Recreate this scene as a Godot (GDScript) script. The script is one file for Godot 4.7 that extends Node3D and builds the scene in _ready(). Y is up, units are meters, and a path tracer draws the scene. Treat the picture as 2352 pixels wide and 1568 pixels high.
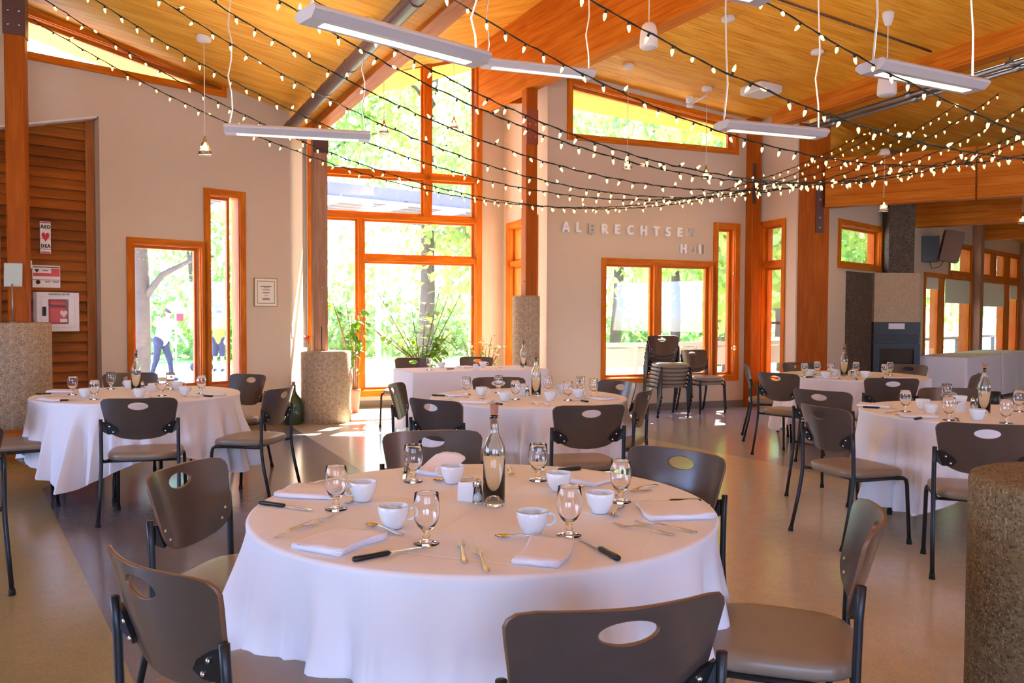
extends Node3D
# A timber hall set for a banquet. Plan positions are metres: x to the right, d away from the entrance side, h above the floor.

const SKY := 12.5
const SUN := 24.0
const EXPOSURE := 1.0
const BULB := 1.5
const LIN_DOWN := 0.22
const LIN_UP := 1.2
const CONE := 0.4

var M := {}
var names := {}
var rng := RandomNumberGenerator.new()

func V(x: float, h: float, d: float) -> Vector3:
	return Vector3(x, h, -d)

# ---------------------------------------------------------------- naming and tagging
func numbered(called: String) -> String:
	var n: int = names.get(called, 0)
	names[called] = n + 1
	return called if n == 0 else "%s_%03d" % [called, n]

func tag(o: Node, label: String, category: String, group := "", kind := "") -> Node:
	if label: o.set_meta("label", label)
	if category: o.set_meta("category", category)
	if group: o.set_meta("group", group)
	if kind: o.set_meta("kind", kind)
	return o

func thing(called: String, at: Vector3, turn := 0.0, label := "", category := "", group := "") -> Node3D:
	var o := Node3D.new()
	o.name = numbered(called)
	add_child(o)
	o.position = at
	o.rotation.y = turn
	tag(o, label, category, group)
	return o

func part(called: String, m: Mesh, mat: Material, parent: Node, at := Transform3D()) -> MeshInstance3D:
	var o := MeshInstance3D.new()
	o.name = called if parent != self else numbered(called)
	o.mesh = m
	if mat: o.material_override = mat
	o.transform = at
	parent.add_child(o, true)
	return o

func structure(called: String, at: Vector3, turn := 0.0, label := "") -> Node3D:
	var o := thing(called, at, turn, label)
	o.set_meta("kind", "structure")
	return o

func copy(o: Node3D, at: Vector3, turn: float, label: String, base := "") -> Node3D:
	var c: Node3D = o.duplicate()
	c.name = numbered(base if base else str(o.get_meta("kind_name")))
	add_child(c)
	c.position = at
	c.rotation.y = turn
	c.set_meta("label", label)
	return c

# ---------------------------------------------------------------- mesh tools
func begin(flat := false) -> SurfaceTool:
	var st := SurfaceTool.new()
	st.begin(Mesh.PRIMITIVE_TRIANGLES)
	st.set_smooth_group(-1 if flat else 0)
	return st

func done(st: SurfaceTool) -> ArrayMesh:
	st.generate_normals()
	return st.commit()

func tri(st: SurfaceTool, a: Vector3, b: Vector3, c: Vector3, ua := Vector2.ZERO, ub := Vector2.ZERO, uc := Vector2.ZERO) -> void:
	st.set_uv(ua); st.add_vertex(a)
	st.set_uv(ub); st.add_vertex(b)
	st.set_uv(uc); st.add_vertex(c)

# corners run clockwise when seen from outside
func quad(st: SurfaceTool, a: Vector3, b: Vector3, c: Vector3, d: Vector3, ua := Vector2.ZERO, ub := Vector2.ZERO, uc := Vector2.ZERO, ud := Vector2.ZERO) -> void:
	tri(st, a, b, c, ua, ub, uc)
	tri(st, a, c, d, ua, uc, ud)

# eight corners: bottom 0-3 and top 4-7, both in the order (-x-z, +x-z, +x+z, -x+z); grain runs along the longest edge
func hexa(st: SurfaceTool, p: Array) -> void:
	var lx: float = (p[1] - p[0]).length()
	var ly: float = (p[4] - p[0]).length()
	var lz: float = (p[3] - p[0]).length()
	var off := Vector2(fposmod(p[0].x * 3.7 + p[0].y * 1.3 + p[0].z * 2.9, 7.0), fposmod(p[0].x * 1.1 + p[0].y * 5.3 + p[0].z * 0.7, 5.0))
	var faces := [[4, 5, 6, 7, 0, 2], [1, 0, 3, 2, 0, 2], [0, 1, 5, 4, 0, 1], [2, 3, 7, 6, 0, 1], [3, 0, 4, 7, 2, 1], [1, 2, 6, 5, 2, 1]]
	var l := [lx, ly, lz]
	for f in faces:
		var a: Vector3 = p[f[0]]; var b: Vector3 = p[f[1]]; var c: Vector3 = p[f[2]]; var d: Vector3 = p[f[3]]
		var w := (b - a).length()
		var h := (d - a).length()
		var uv: Array
		if l[f[4]] >= l[f[5]]:
			uv = [off, off + Vector2(w, 0), off + Vector2((c - d).length(), h), off + Vector2(0, h)]
		else:
			uv = [off, off + Vector2(0, w), off + Vector2(h, w), off + Vector2(h, 0)]
		quad(st, a, b, c, d, uv[0], uv[1], uv[2], uv[3])

func obox(st: SurfaceTool, xf: Transform3D, s: Vector3) -> void:
	var e := s * 0.5
	var p := []
	for q in [[-1, -1, -1], [1, -1, -1], [1, -1, 1], [-1, -1, 1], [-1, 1, -1], [1, 1, -1], [1, 1, 1], [-1, 1, 1]]:
		p.append(xf * Vector3(q[0] * e.x, q[1] * e.y, q[2] * e.z))
	hexa(st, p)

func abox(st: SurfaceTool, lo: Vector3, hi: Vector3) -> void:
	obox(st, Transform3D(Basis(), (lo + hi) * 0.5), hi - lo)

# a box whose long edges are cut back
func cbox(st: SurfaceTool, xf: Transform3D, s: Vector3, c := 0.004) -> void:
	var e := s * 0.5
	var rings := []
	for q in [[-e.y, c], [-e.y + c, 0.0], [e.y - c, 0.0], [e.y, c]]:
		var ring := []
		var ix: float = e.x - q[1]
		var iz: float = e.z - q[1]
		for k in [[-ix, -iz + c], [-ix + c, -iz], [ix - c, -iz], [ix, -iz + c], [ix, iz - c], [ix - c, iz], [-ix + c, iz], [-ix, iz - c]]:
			ring.append(xf * Vector3(k[0], q[0], k[1]))
		rings.append(ring)
	for i in 3:
		for j in 8:
			var k := (j + 1) % 8
			var a: Vector3 = rings[i][j]; var b: Vector3 = rings[i][k]; var d: Vector3 = rings[i + 1][k]; var g: Vector3 = rings[i + 1][j]
			var w := (b - a).length(); var hh := (g - a).length()
			quad(st, a, b, d, g, Vector2(0, 0), Vector2(w, 0), Vector2(w, hh), Vector2(0, hh))
	for j in range(1, 7):
		tri(st, rings[0][0], rings[0][j + 1], rings[0][j])
		tri(st, rings[3][0], rings[3][j], rings[3][j + 1], Vector2.ZERO, Vector2(0.1, 0.1), Vector2(0.1, 0))

func box_mesh(lo: Vector3, hi: Vector3) -> ArrayMesh:
	var st := begin(true)
	abox(st, lo, hi)
	return done(st)

func tube(st: SurfaceTool, pts: Array, r: float, n := 8, r_end := -1.0, caps := true) -> void:
	if r_end < 0.0: r_end = r
	var rings := []
	var side := Vector3.ZERO
	var run := 0.0
	for i in pts.size():
		var p: Vector3 = pts[i]
		var t: Vector3 = (pts[mini(i + 1, pts.size() - 1)] - pts[maxi(i - 1, 0)]).normalized()
		if side == Vector3.ZERO:
			side = t.cross(Vector3.UP if absf(t.y) < 0.9 else Vector3.RIGHT).normalized()
		side = (side - t * side.dot(t)).normalized()
		var up := side.cross(t)
		var rr := lerpf(r, r_end, float(i) / maxf(1.0, pts.size() - 1.0))
		if i > 0: run += (p - pts[i - 1]).length()
		var ring := []
		for k in n + 1:
			var a := TAU * k / n
			ring.append(p + (side * cos(a) + up * sin(a)) * rr)
		rings.append([ring, run])
	for i in rings.size() - 1:
		for k in n:
			var A: Array = rings[i][0]; var B: Array = rings[i + 1][0]
			var v0 := float(k) / n * TAU * r; var v1 := float(k + 1) / n * TAU * r
			quad(st, A[k], A[k + 1], B[k + 1], B[k], Vector2(rings[i][1], v0), Vector2(rings[i][1], v1), Vector2(rings[i + 1][1], v1), Vector2(rings[i + 1][1], v0))
	if caps:
		var A: Array = rings[0][0]; var B: Array = rings[-1][0]
		for k in range(1, n - 1):
			tri(st, A[0], A[k + 1], A[k])
			tri(st, B[0], B[k], B[k + 1])

func tube_mesh(pts: Array, r: float, n := 8, r_end := -1.0) -> ArrayMesh:
	var st := begin()
	tube(st, pts, r, n, r_end)
	return done(st)

# profile of (radius, height), walked so that the outside lies on its left when drawn bottom to top
func lathe(st: SurfaceTool, prof: Array, n := 24, at := Transform3D()) -> void:
	var run := 0.0
	for i in prof.size() - 1:
		var a: Vector2 = prof[i]; var b: Vector2 = prof[i + 1]
		var next := run + (b - a).length()
		for k in n:
			var t0 := TAU * k / n; var t1 := TAU * (k + 1) / n
			var p := at * Vector3(a.x * cos(t0), a.y, a.x * sin(t0)); var q := at * Vector3(a.x * cos(t1), a.y, a.x * sin(t1))
			var r := at * Vector3(b.x * cos(t1), b.y, b.x * sin(t1)); var s := at * Vector3(b.x * cos(t0), b.y, b.x * sin(t0))
			var w := maxf(a.x, b.x)
			var u0 := t0 * w; var u1 := t1 * w
			if a.x > 1e-6: tri(st, p, q, r, Vector2(u0, run), Vector2(u1, run), Vector2(u1, next))
			if b.x > 1e-6: tri(st, p, r, s, Vector2(u0, run), Vector2(u1, next), Vector2(u0, next))
		run = next

func lathe_mesh(prof: Array, n := 24) -> ArrayMesh:
	var st := begin()
	lathe(st, prof, n)
	return done(st)

# polygon in the plane of a transform's x and y, from z = 0 to z = depth
func prism(st: SurfaceTool, poly: PackedVector2Array, xf: Transform3D, depth: float) -> void:
	var pts := poly.duplicate()
	var area := 0.0
	for i in pts.size(): area += pts[i].cross(pts[(i + 1) % pts.size()])
	if area > 0.0: pts.reverse()
	var idx := Geometry2D.triangulate_polygon(pts)
	for i in range(0, idx.size(), 3):
		var a := pts[idx[i]]; var b := pts[idx[i + 1]]; var c := pts[idx[i + 2]]
		if (b - a).cross(c - a) > 0.0:
			var t := b; b = c; c = t
		tri(st, xf * Vector3(a.x, a.y, depth), xf * Vector3(b.x, b.y, depth), xf * Vector3(c.x, c.y, depth), a, b, c)
		tri(st, xf * Vector3(a.x, a.y, 0), xf * Vector3(c.x, c.y, 0), xf * Vector3(b.x, b.y, 0), a, c, b)
	for i in pts.size():
		var a := pts[i]; var b := pts[(i + 1) % pts.size()]
		var w := (b - a).length()
		quad(st, xf * Vector3(a.x, a.y, depth), xf * Vector3(a.x, a.y, 0), xf * Vector3(b.x, b.y, 0), xf * Vector3(b.x, b.y, depth), Vector2(0, depth), Vector2.ZERO, Vector2(w, 0), Vector2(w, depth))

# ---------------------------------------------------------------- textures and materials
func grey_noise(w: int, h: int, freq: float, seed_: int, ow: int, oh: int, cellular := false) -> PackedByteArray:
	var n := FastNoiseLite.new()
	n.seed = seed_
	n.frequency = freq
	if cellular:
		n.noise_type = FastNoiseLite.TYPE_CELLULAR
		n.cellular_return_type = FastNoiseLite.RETURN_CELL_VALUE
		n.fractal_type = FastNoiseLite.FRACTAL_NONE
	else:
		n.noise_type = FastNoiseLite.TYPE_SIMPLEX_SMOOTH
		n.fractal_octaves = 3
	var im := n.get_seamless_image(w, h)
	if w != ow or h != oh: im.resize(ow, oh, Image.INTERPOLATE_CUBIC)
	im.convert(Image.FORMAT_L8)
	return im.get_data()

func colour_texture(w: int, h: int, pick: Callable) -> ImageTexture:
	var data := PackedByteArray()
	data.resize(w * h * 3)
	for i in w * h:
		var c: Color = pick.call(i)
		data[i * 3] = clampi(int(c.r * 255.0), 0, 255)
		data[i * 3 + 1] = clampi(int(c.g * 255.0), 0, 255)
		data[i * 3 + 2] = clampi(int(c.b * 255.0), 0, 255)
	return ImageTexture.create_from_image(Image.create_from_data(w, h, false, Image.FORMAT_RGB8, data))

# grain along u
func wood_texture(seed_: int, light: Color, mid: Color, dark: Color, dashes := 0.0, laminations := 0) -> ImageTexture:
	var w := 512; var h := 512
	var fine := grey_noise(16, 512, 0.16, seed_, w, h)
	var soft := grey_noise(48, 128, 0.05, seed_ + 1, w, h)
	var dash := grey_noise(26, 512, 0.13, seed_ + 2, w, h)
	var wide := grey_noise(20, 256, 0.07, seed_ + 3, w, h)
	return colour_texture(w, h, func(i: int) -> Color:
		var f := fine[i] / 255.0
		var s := soft[i] / 255.0
		var c := mid.lerp(light, clampf((s - 0.3) * 1.4, 0.0, 1.0)).lerp(dark, clampf((f - 0.5) * 1.1, 0.0, 0.6))
		if dashes > 0.0: c = c.lerp(dark.darkened(0.2), clampf((dash[i] / 255.0 - 0.62) * 4.0, 0.0, 1.0) * clampf((wide[i] / 255.0 - 0.25) * 2.0, 0.15, 1.0) * dashes)
		if laminations:
			var y := float(i / w) / h * laminations
			var k := int(y)
			c = c.lerp(light if (k * 7 + seed_) % 3 == 0 else dark, 0.12 * float((k * 5 + seed_) % 4) / 3.0)
			if fposmod(y, 1.0) < 0.05: c = c.darkened(0.22)
		return c)

func mat(col: Color, rough := 0.6, metal := 0.0, tex: Texture2D = null, scale := Vector3.ONE) -> StandardMaterial3D:
	var m := StandardMaterial3D.new()
	m.albedo_color = col
	m.roughness = rough
	m.metallic = metal
	if tex:
		m.albedo_texture = tex
		m.uv1_scale = scale
	return m

func triplanar(m: StandardMaterial3D, scale: float, world := false) -> StandardMaterial3D:
	m.uv1_triplanar = true
	m.uv1_world_triplanar = world
	m.uv1_scale = Vector3.ONE * scale
	return m

func rgb(r: int, g: int, b: int) -> Color:
	return Color(r / 255.0, g / 255.0, b / 255.0)

func make_materials() -> void:
	var t_trim := wood_texture(11, rgb(212, 126, 34), rgb(192, 98, 16), rgb(150, 68, 8))
	var t_ceil := wood_texture(23, rgb(242, 184, 76), rgb(228, 158, 50), rgb(164, 94, 18), 0.75)
	var t_beam := wood_texture(37, rgb(210, 130, 42), rgb(190, 104, 24), rgb(148, 70, 10), 0.45, 6)
	var t_post := wood_texture(39, rgb(184, 100, 28), rgb(164, 80, 16), rgb(122, 54, 8), 0.35)
	var t_slat := wood_texture(41, rgb(176, 104, 36), rgb(150, 82, 22), rgb(106, 54, 12), 0.25)
	var t_grey := wood_texture(53, rgb(188, 150, 122), rgb(164, 122, 94), rgb(120, 82, 58), 0.3)
	M.trim = mat(Color.WHITE, 0.42, 0.0, t_trim, Vector3(0.7, 1.8, 1))
	M.ceiling = mat(Color.WHITE, 0.5, 0.0, t_ceil, Vector3(0.36, 0.5, 1))
	M.beam = mat(Color.WHITE, 0.5, 0.0, t_beam, Vector3(0.4, 1.4, 1))
	M.post = mat(Color.WHITE, 0.6, 0.0, t_grey, Vector3(0.5, 2.2, 1))
	M.post_orange = mat(Color.WHITE, 0.45, 0.0, t_post, Vector3(0.5, 1.5, 1))
	M.slats = []
	for c in [rgb(255, 255, 255), rgb(235, 222, 205), rgb(255, 236, 214), rgb(214, 196, 180), rgb(246, 226, 190)]:
		M.slats.append(mat(c, 0.55, 0.0, t_slat, Vector3(0.6, 3.0, 1)))
	for k in ["trim", "ceiling", "beam", "post", "post_orange"]: M[k].metallic_specular = 0.22
	M.wall = mat(rgb(210, 190, 166), 0.85)
	M.white_paint = mat(rgb(236, 232, 226), 0.7)
	M.base_board = mat(rgb(120, 110, 102), 0.6)
	var g1 := grey_noise(512, 512, 0.11, 7, 512, 512, true)
	var g2 := grey_noise(512, 512, 0.01, 8, 512, 512)
	var pit := grey_noise(512, 512, 0.045, 9, 512, 512)
	var t_conc := colour_texture(512, 512, func(i: int) -> Color:
		var v := g1[i] / 255.0
		var c := rgb(190, 174, 152).lerp(rgb(150, 130, 106), g2[i] / 255.0)
		if v < 0.14: c = rgb(112, 92, 72)
		elif v > 0.88: c = rgb(222, 210, 192)
		elif v > 0.78: c = rgb(176, 140, 98)
		if pit[i] > 205: c = c.darkened(0.55)
		return c)
	var t_bump := colour_texture(512, 512, func(i: int) -> Color:
		var v := g1[i] / 255.0 * 0.5 + 0.4
		if pit[i] > 200: v = 0.0
		return Color(v, v, v))
	M.concrete = triplanar(mat(rgb(255, 252, 248), 0.9, 0.0, t_conc), 3.6)
	M.concrete.heightmap_enabled = true
	M.concrete.heightmap_texture = t_bump
	M.concrete.heightmap_scale = 0.35
	M.aggregate = triplanar(mat(rgb(186, 170, 136), 0.9, 0.0, t_conc), 3.4)
	M.aggregate.heightmap_enabled = true
	M.aggregate.heightmap_texture = t_bump
	M.aggregate.heightmap_scale = 0.5
	M.granite = triplanar(mat(rgb(126, 118, 110), 0.7, 0.0, t_conc), 1.2)
	var f1 := grey_noise(512, 512, 0.03, 61, 512, 512)
	var f2 := grey_noise(512, 512, 0.2, 62, 512, 512)
	var t_lino := colour_texture(512, 512, func(i: int) -> Color:
		var v := 0.9 + (f1[i] / 255.0 - 0.5) * 0.04 + (f2[i] / 255.0 - 0.5) * 0.1
		return Color(v, v, v))
	M.lino_beige = mat(rgb(216, 206, 186), 0.17, 0.0, t_lino, Vector3(0.5, 0.5, 1))
	M.lino_grey = mat(rgb(128, 126, 130), 0.17, 0.0, t_lino, Vector3(0.5, 0.5, 1))
	M.lino_olive = mat(rgb(172, 158, 108), 0.2, 0.0, t_lino, Vector3(0.5, 0.5, 1))
	M.lino_violet = mat(rgb(188, 184, 190), 0.17, 0.0, t_lino, Vector3(0.5, 0.5, 1))
	for k in ["lino_beige", "lino_grey", "lino_olive", "lino_violet"]: M[k].metallic_specular = 0.7
	M.glass_pane = mat(Color(1, 1, 1, 0.04), 0.0)
	M.glass_pane.transparency = BaseMaterial3D.TRANSPARENCY_ALPHA
	M.brown_steel = mat(rgb(86, 48, 38), 0.45)
	M.black_metal = mat(rgb(26, 26, 28), 0.38)
	M.black = mat(rgb(18, 18, 19), 0.4)
	M.steel = mat(rgb(206, 200, 192), 0.2, 1.0)
	M.chrome = mat(rgb(220, 220, 222), 0.12, 1.0)
	M.galvanised = mat(rgb(160, 164, 168), 0.38, 0.9)
	M.fixture = mat(rgb(206, 204, 208), 0.45)
	M.cable = mat(rgb(238, 232, 220), 0.6)
	M.wire = mat(rgb(22, 34, 26), 0.6)
	M.rubber = mat(rgb(22, 21, 20), 0.8)

# ---------------------------------------------------------------- roof planes: height over a plan point
func along_u(x: float, d: float) -> float:
	return 0.93 * x + 0.366 * d
func roof_left(x: float, d: float) -> float:
	return 3.79 + 0.21 * (1.71 - along_u(x, d))
func roof_mid(x: float, d: float) -> float:
	return 4.98 + 0.3 * (along_u(x, d) - 2.85)
func roof_right(x: float, d: float) -> float:
	return 4.78 - 0.125 * (along_u(x, d) - 4.5)
func roof_at(x: float, d: float) -> float:
	if x < -2.46 + 0.487 * (10.6 - d): return roof_left(x, d)
	if x < -0.38 + 0.561 * (12.27 - d): return roof_mid(x, d)
	return roof_right(x, d)

func slab(called: String, plan: PackedVector2Array, fn: Callable, thick: float, m: Material, parent: Node) -> MeshInstance3D:
	var st := begin(true)
	var idx := Geometry2D.triangulate_polygon(plan)
	var uvf := func(p: Vector2) -> Vector2: return Vector2(0.93 * p.x + 0.366 * p.y, 0.366 * p.x - 0.93 * p.y)
	for i in range(0, idx.size(), 3):
		var t := [plan[idx[i]], plan[idx[i + 1]], plan[idx[i + 2]]]
		if (t[1] - t[0]).cross(t[2] - t[0]) > 0.0: t = [t[0], t[2], t[1]]
		var lo := []; var hi := []
		for p in t:
			var h: float = fn.call(p.x, p.y)
			lo.append(V(p.x, h, p.y)); hi.append(V(p.x, h + thick, p.y))
		tri(st, lo[0], lo[2], lo[1], uvf.call(t[0]), uvf.call(t[2]), uvf.call(t[1]))
		tri(st, hi[0], hi[1], hi[2], uvf.call(t[0]), uvf.call(t[1]), uvf.call(t[2]))
	for i in plan.size():
		var a := plan[i]; var b := plan[(i + 1) % plan.size()]
		var ha: float = fn.call(a.x, a.y); var hb: float = fn.call(b.x, b.y)
		quad(st, V(a.x, ha, a.y), V(b.x, hb, b.y), V(b.x, hb + thick, b.y), V(a.x, ha + thick, a.y), Vector2.ZERO, Vector2((b - a).length(), 0), Vector2((b - a).length(), thick), Vector2(0, thick))
	return part(called, done(st), m, parent)

# ---------------------------------------------------------------- walls: x along, y up, z into the room
func lerp_list(list: Array, x: float) -> float:
	for i in list.size() - 1:
		if x <= list[i + 1][0] or i == list.size() - 2:
			var a: Array = list[i]; var b: Array = list[i + 1]
			return lerpf(a[1], b[1], (x - a[0]) / (b[0] - a[0]))
	return list[0][1]

func wall(called: String, P: Vector2, ang: float, tops: Array, holes: Array, m: Material, label: String, thick := 0.2) -> Node3D:
	var o := structure(called, V(P.x, 0, P.y), deg_to_rad(90.0 - ang), label)
	var xs := []
	for t in tops: xs.append(t[0])
	for h in holes:
		xs.append(h[0]); xs.append(h[1])
	xs.sort()
	var st := begin(true)
	for i in xs.size() - 1:
		var xa: float = xs[i]; var xb: float = xs[i + 1]
		if xb - xa < 0.001: continue
		var mid := (xa + xb) * 0.5
		var cuts := []
		for h in holes:
			if h[0] < mid and h[1] > mid: cuts.append(h)
		cuts.sort_custom(func(a, b): return a[2] < b[2])
		var ya := 0.0; var yb := 0.0
		for h in cuts + [null]:
			var ta: float = lerp_list(tops, xa) if h == null else h[2]
			var tb: float = lerp_list(tops, xb) if h == null else h[2]
			if ta > ya + 0.001 or tb > yb + 0.001:
				hexa(st, [Vector3(xa, ya, -thick), Vector3(xb, yb, -thick), Vector3(xb, yb, 0), Vector3(xa, ya, 0), Vector3(xa, ta, -thick), Vector3(xb, tb, -thick), Vector3(xb, tb, 0), Vector3(xa, ta, 0)])
			if h != null:
				ya = lerpf(h[3], h[4], (xa - h[0]) / (h[1] - h[0])); yb = lerpf(h[3], h[4], (xb - h[0]) / (h[1] - h[0]))
	part("wall_face", done(st), m, o)
	return o

func board(o: Node3D, called: String, x0: float, x1: float, y0: float, yl: float, yr: float, z0: float, z1: float, m: Material, y0r := -99.0) -> void:
	var st := begin(true)
	var yb := y0 if y0r < -90.0 else y0r
	hexa(st, [Vector3(x0, y0, z0), Vector3(x1, yb, z0), Vector3(x1, yb, z1), Vector3(x0, y0, z1), Vector3(x0, yl, z0), Vector3(x1, yr, z0), Vector3(x1, yr, z1), Vector3(x0, yl, z1)])
	part(called, done(st), m, o)

# hole [x0, x1, y0, y1 left, y1 right]; bars [x0, x1, y0, y1]; panes like holes
var window_count := 0
func window(P: Vector2, ang: float, hole: Array, bars: Array, panes: Array, label: String, cas := 0.06, m: Material = null, sides := "lrtb", gz := -0.105) -> Node3D:
	window_count += 1
	var o := structure("window_%d" % window_count, V(P.x, 0, P.y), deg_to_rad(90.0 - ang), label)
	if m == null: m = M.trim
	var x0: float = hole[0]; var x1: float = hole[1]; var y0: float = hole[2]; var yl: float = hole[3]; var yr: float = hole[4]
	var sl := (yr - yl) / (x1 - x0)
	if "l" in sides: board(o, "casing", x0 - cas, x0 + 0.012, y0 - cas, yl + cas - sl * cas, yl + cas, -0.005, 0.022, m)
	if "r" in sides: board(o, "casing", x1 - 0.012, x1 + cas, y0 - cas, yr + cas, yr + cas + sl * cas, -0.005, 0.022, m)
	if "t" in sides: board(o, "casing", x0 + 0.012, x1 - 0.012, yl - 0.012, yl + cas, yr + cas, -0.005, 0.022, m, yr - 0.012)
	if "b" in sides: board(o, "sill", x0 + 0.012, x1 - 0.012, y0 - cas, y0 + 0.012, y0 + 0.012, -0.005, 0.045, m)
	board(o, "jamb", x0, x0 + 0.02, y0, yl, yl + sl * 0.02, -0.2, -0.005, m)
	board(o, "jamb", x1 - 0.02, x1, y0, yr - sl * 0.02, yr, -0.2, -0.005, m)
	board(o, "jamb", x0 + 0.02, x1 - 0.02, yl - 0.02, yl, yr, -0.2, -0.005, m, yr - 0.02)
	board(o, "jamb", x0 + 0.02, x1 - 0.02, y0, y0 + 0.02, y0 + 0.02, -0.2, -0.005, m)
	for b in bars:
		board(o, "mullion", b[0], b[1], b[2], b[3], b[3], -0.15, -0.012, m)
	for p in panes:
		var s := (p[4] - p[3]) / (p[1] - p[0]) as float
		var w := 0.032
		board(o, "sash", p[0], p[0] + w, p[2], p[3], p[3] + s * w, gz - 0.025, gz + 0.025, m)
		board(o, "sash", p[1] - w, p[1], p[2], p[4] - s * w, p[4], gz - 0.025, gz + 0.025, m)
		board(o, "sash", p[0] + w, p[1] - w, p[2], p[2] + w, p[2] + w, gz - 0.025, gz + 0.025, m)
		board(o, "sash", p[0] + w, p[1] - w, p[3] - w, p[3], p[4], gz - 0.025, gz + 0.025, m, p[4] - w)
		board(o, "pane", p[0] + w, p[1] - w, p[2] + w, p[3] - w, p[4] - w, gz - 0.003, gz + 0.003, M.glass_pane)
	return o

func beam(called: String, a: Vector2, b: Vector2, w: float, hb: float, ht: float, m: Material, label: String) -> Node3D:
	var pa := V(a.x, 0, a.y); var pb := V(b.x, 0, b.y)
	var dir := (pb - pa).normalized()
	var o := structure(called, pa, atan2(-dir.z, dir.x), label)
	var st2 := begin(true)
	abox(st2, Vector3(0, hb, -w * 0.5), Vector3((pb - pa).length(), ht, w * 0.5))
	part("glulam", done(st2), m, o)
	return o

func post(called: String, x: float, d: float, h0: float, h1: float, s: float, m: Material, label: String, turn := 21.5) -> Node3D:
	var o := structure(called, V(x, 0, d), deg_to_rad(turn), label)
	var box_st := begin(true)
	var c := 0.012
	var e := s * 0.5
	var ring := PackedVector2Array([Vector2(-e, -e + c), Vector2(-e + c, -e), Vector2(e - c, -e), Vector2(e, -e + c), Vector2(e, e - c), Vector2(e - c, e), Vector2(-e + c, e), Vector2(-e, e - c)])
	for i in 8:
		var p := ring[i]; var q := ring[(i + 1) % 8]
		var u0 := i * 0.23
		var w := (q - p).length()
		quad(box_st, Vector3(p.x, h0, p.y), Vector3(q.x, h0, q.y), Vector3(q.x, h1, q.y), Vector3(p.x, h1, p.y), Vector2(0, u0), Vector2(0, u0 + w), Vector2(h1 - h0, u0 + w), Vector2(h1 - h0, u0))
	part("timber", done(box_st), m, o)
	return o

func bolts(o: Node3D, pts: Array, r := 0.014, axis_z := 1.0) -> void:
	var mesh := lathe_mesh([Vector2(r, 0), Vector2(r, 0.006), Vector2(r * 0.6, 0.01), Vector2(0, 0.011)], 10)
	for p in pts:
		part("bolt", mesh, M.galvanised, o, Transform3D(Basis(Vector3.RIGHT, PI / 2 * axis_z), p))

func pier(x: float, d: float, r: float, h: float, label: String, m: Material = null, base_h := 0.0) -> Node3D:
	var o := structure("concrete_pier", V(x, 0, d), 0.0, label)
	part("concrete", lathe_mesh([Vector2(0, base_h), Vector2(r, base_h), Vector2(r, base_h + 0.2), Vector2(r, h * 0.6), Vector2(r, h - 0.02), Vector2(r - 0.006, h - 0.006), Vector2(r - 0.02, h), Vector2(0, h)], 48), m if m else M.concrete, o)
	if base_h > 0.0:
		part("timber_skirt", lathe_mesh([Vector2(0, 0.0), Vector2(r + 0.012, 0.0), Vector2(r + 0.012, base_h), Vector2(0, base_h)], 32), M.slats[0], o)
	return o

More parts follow.
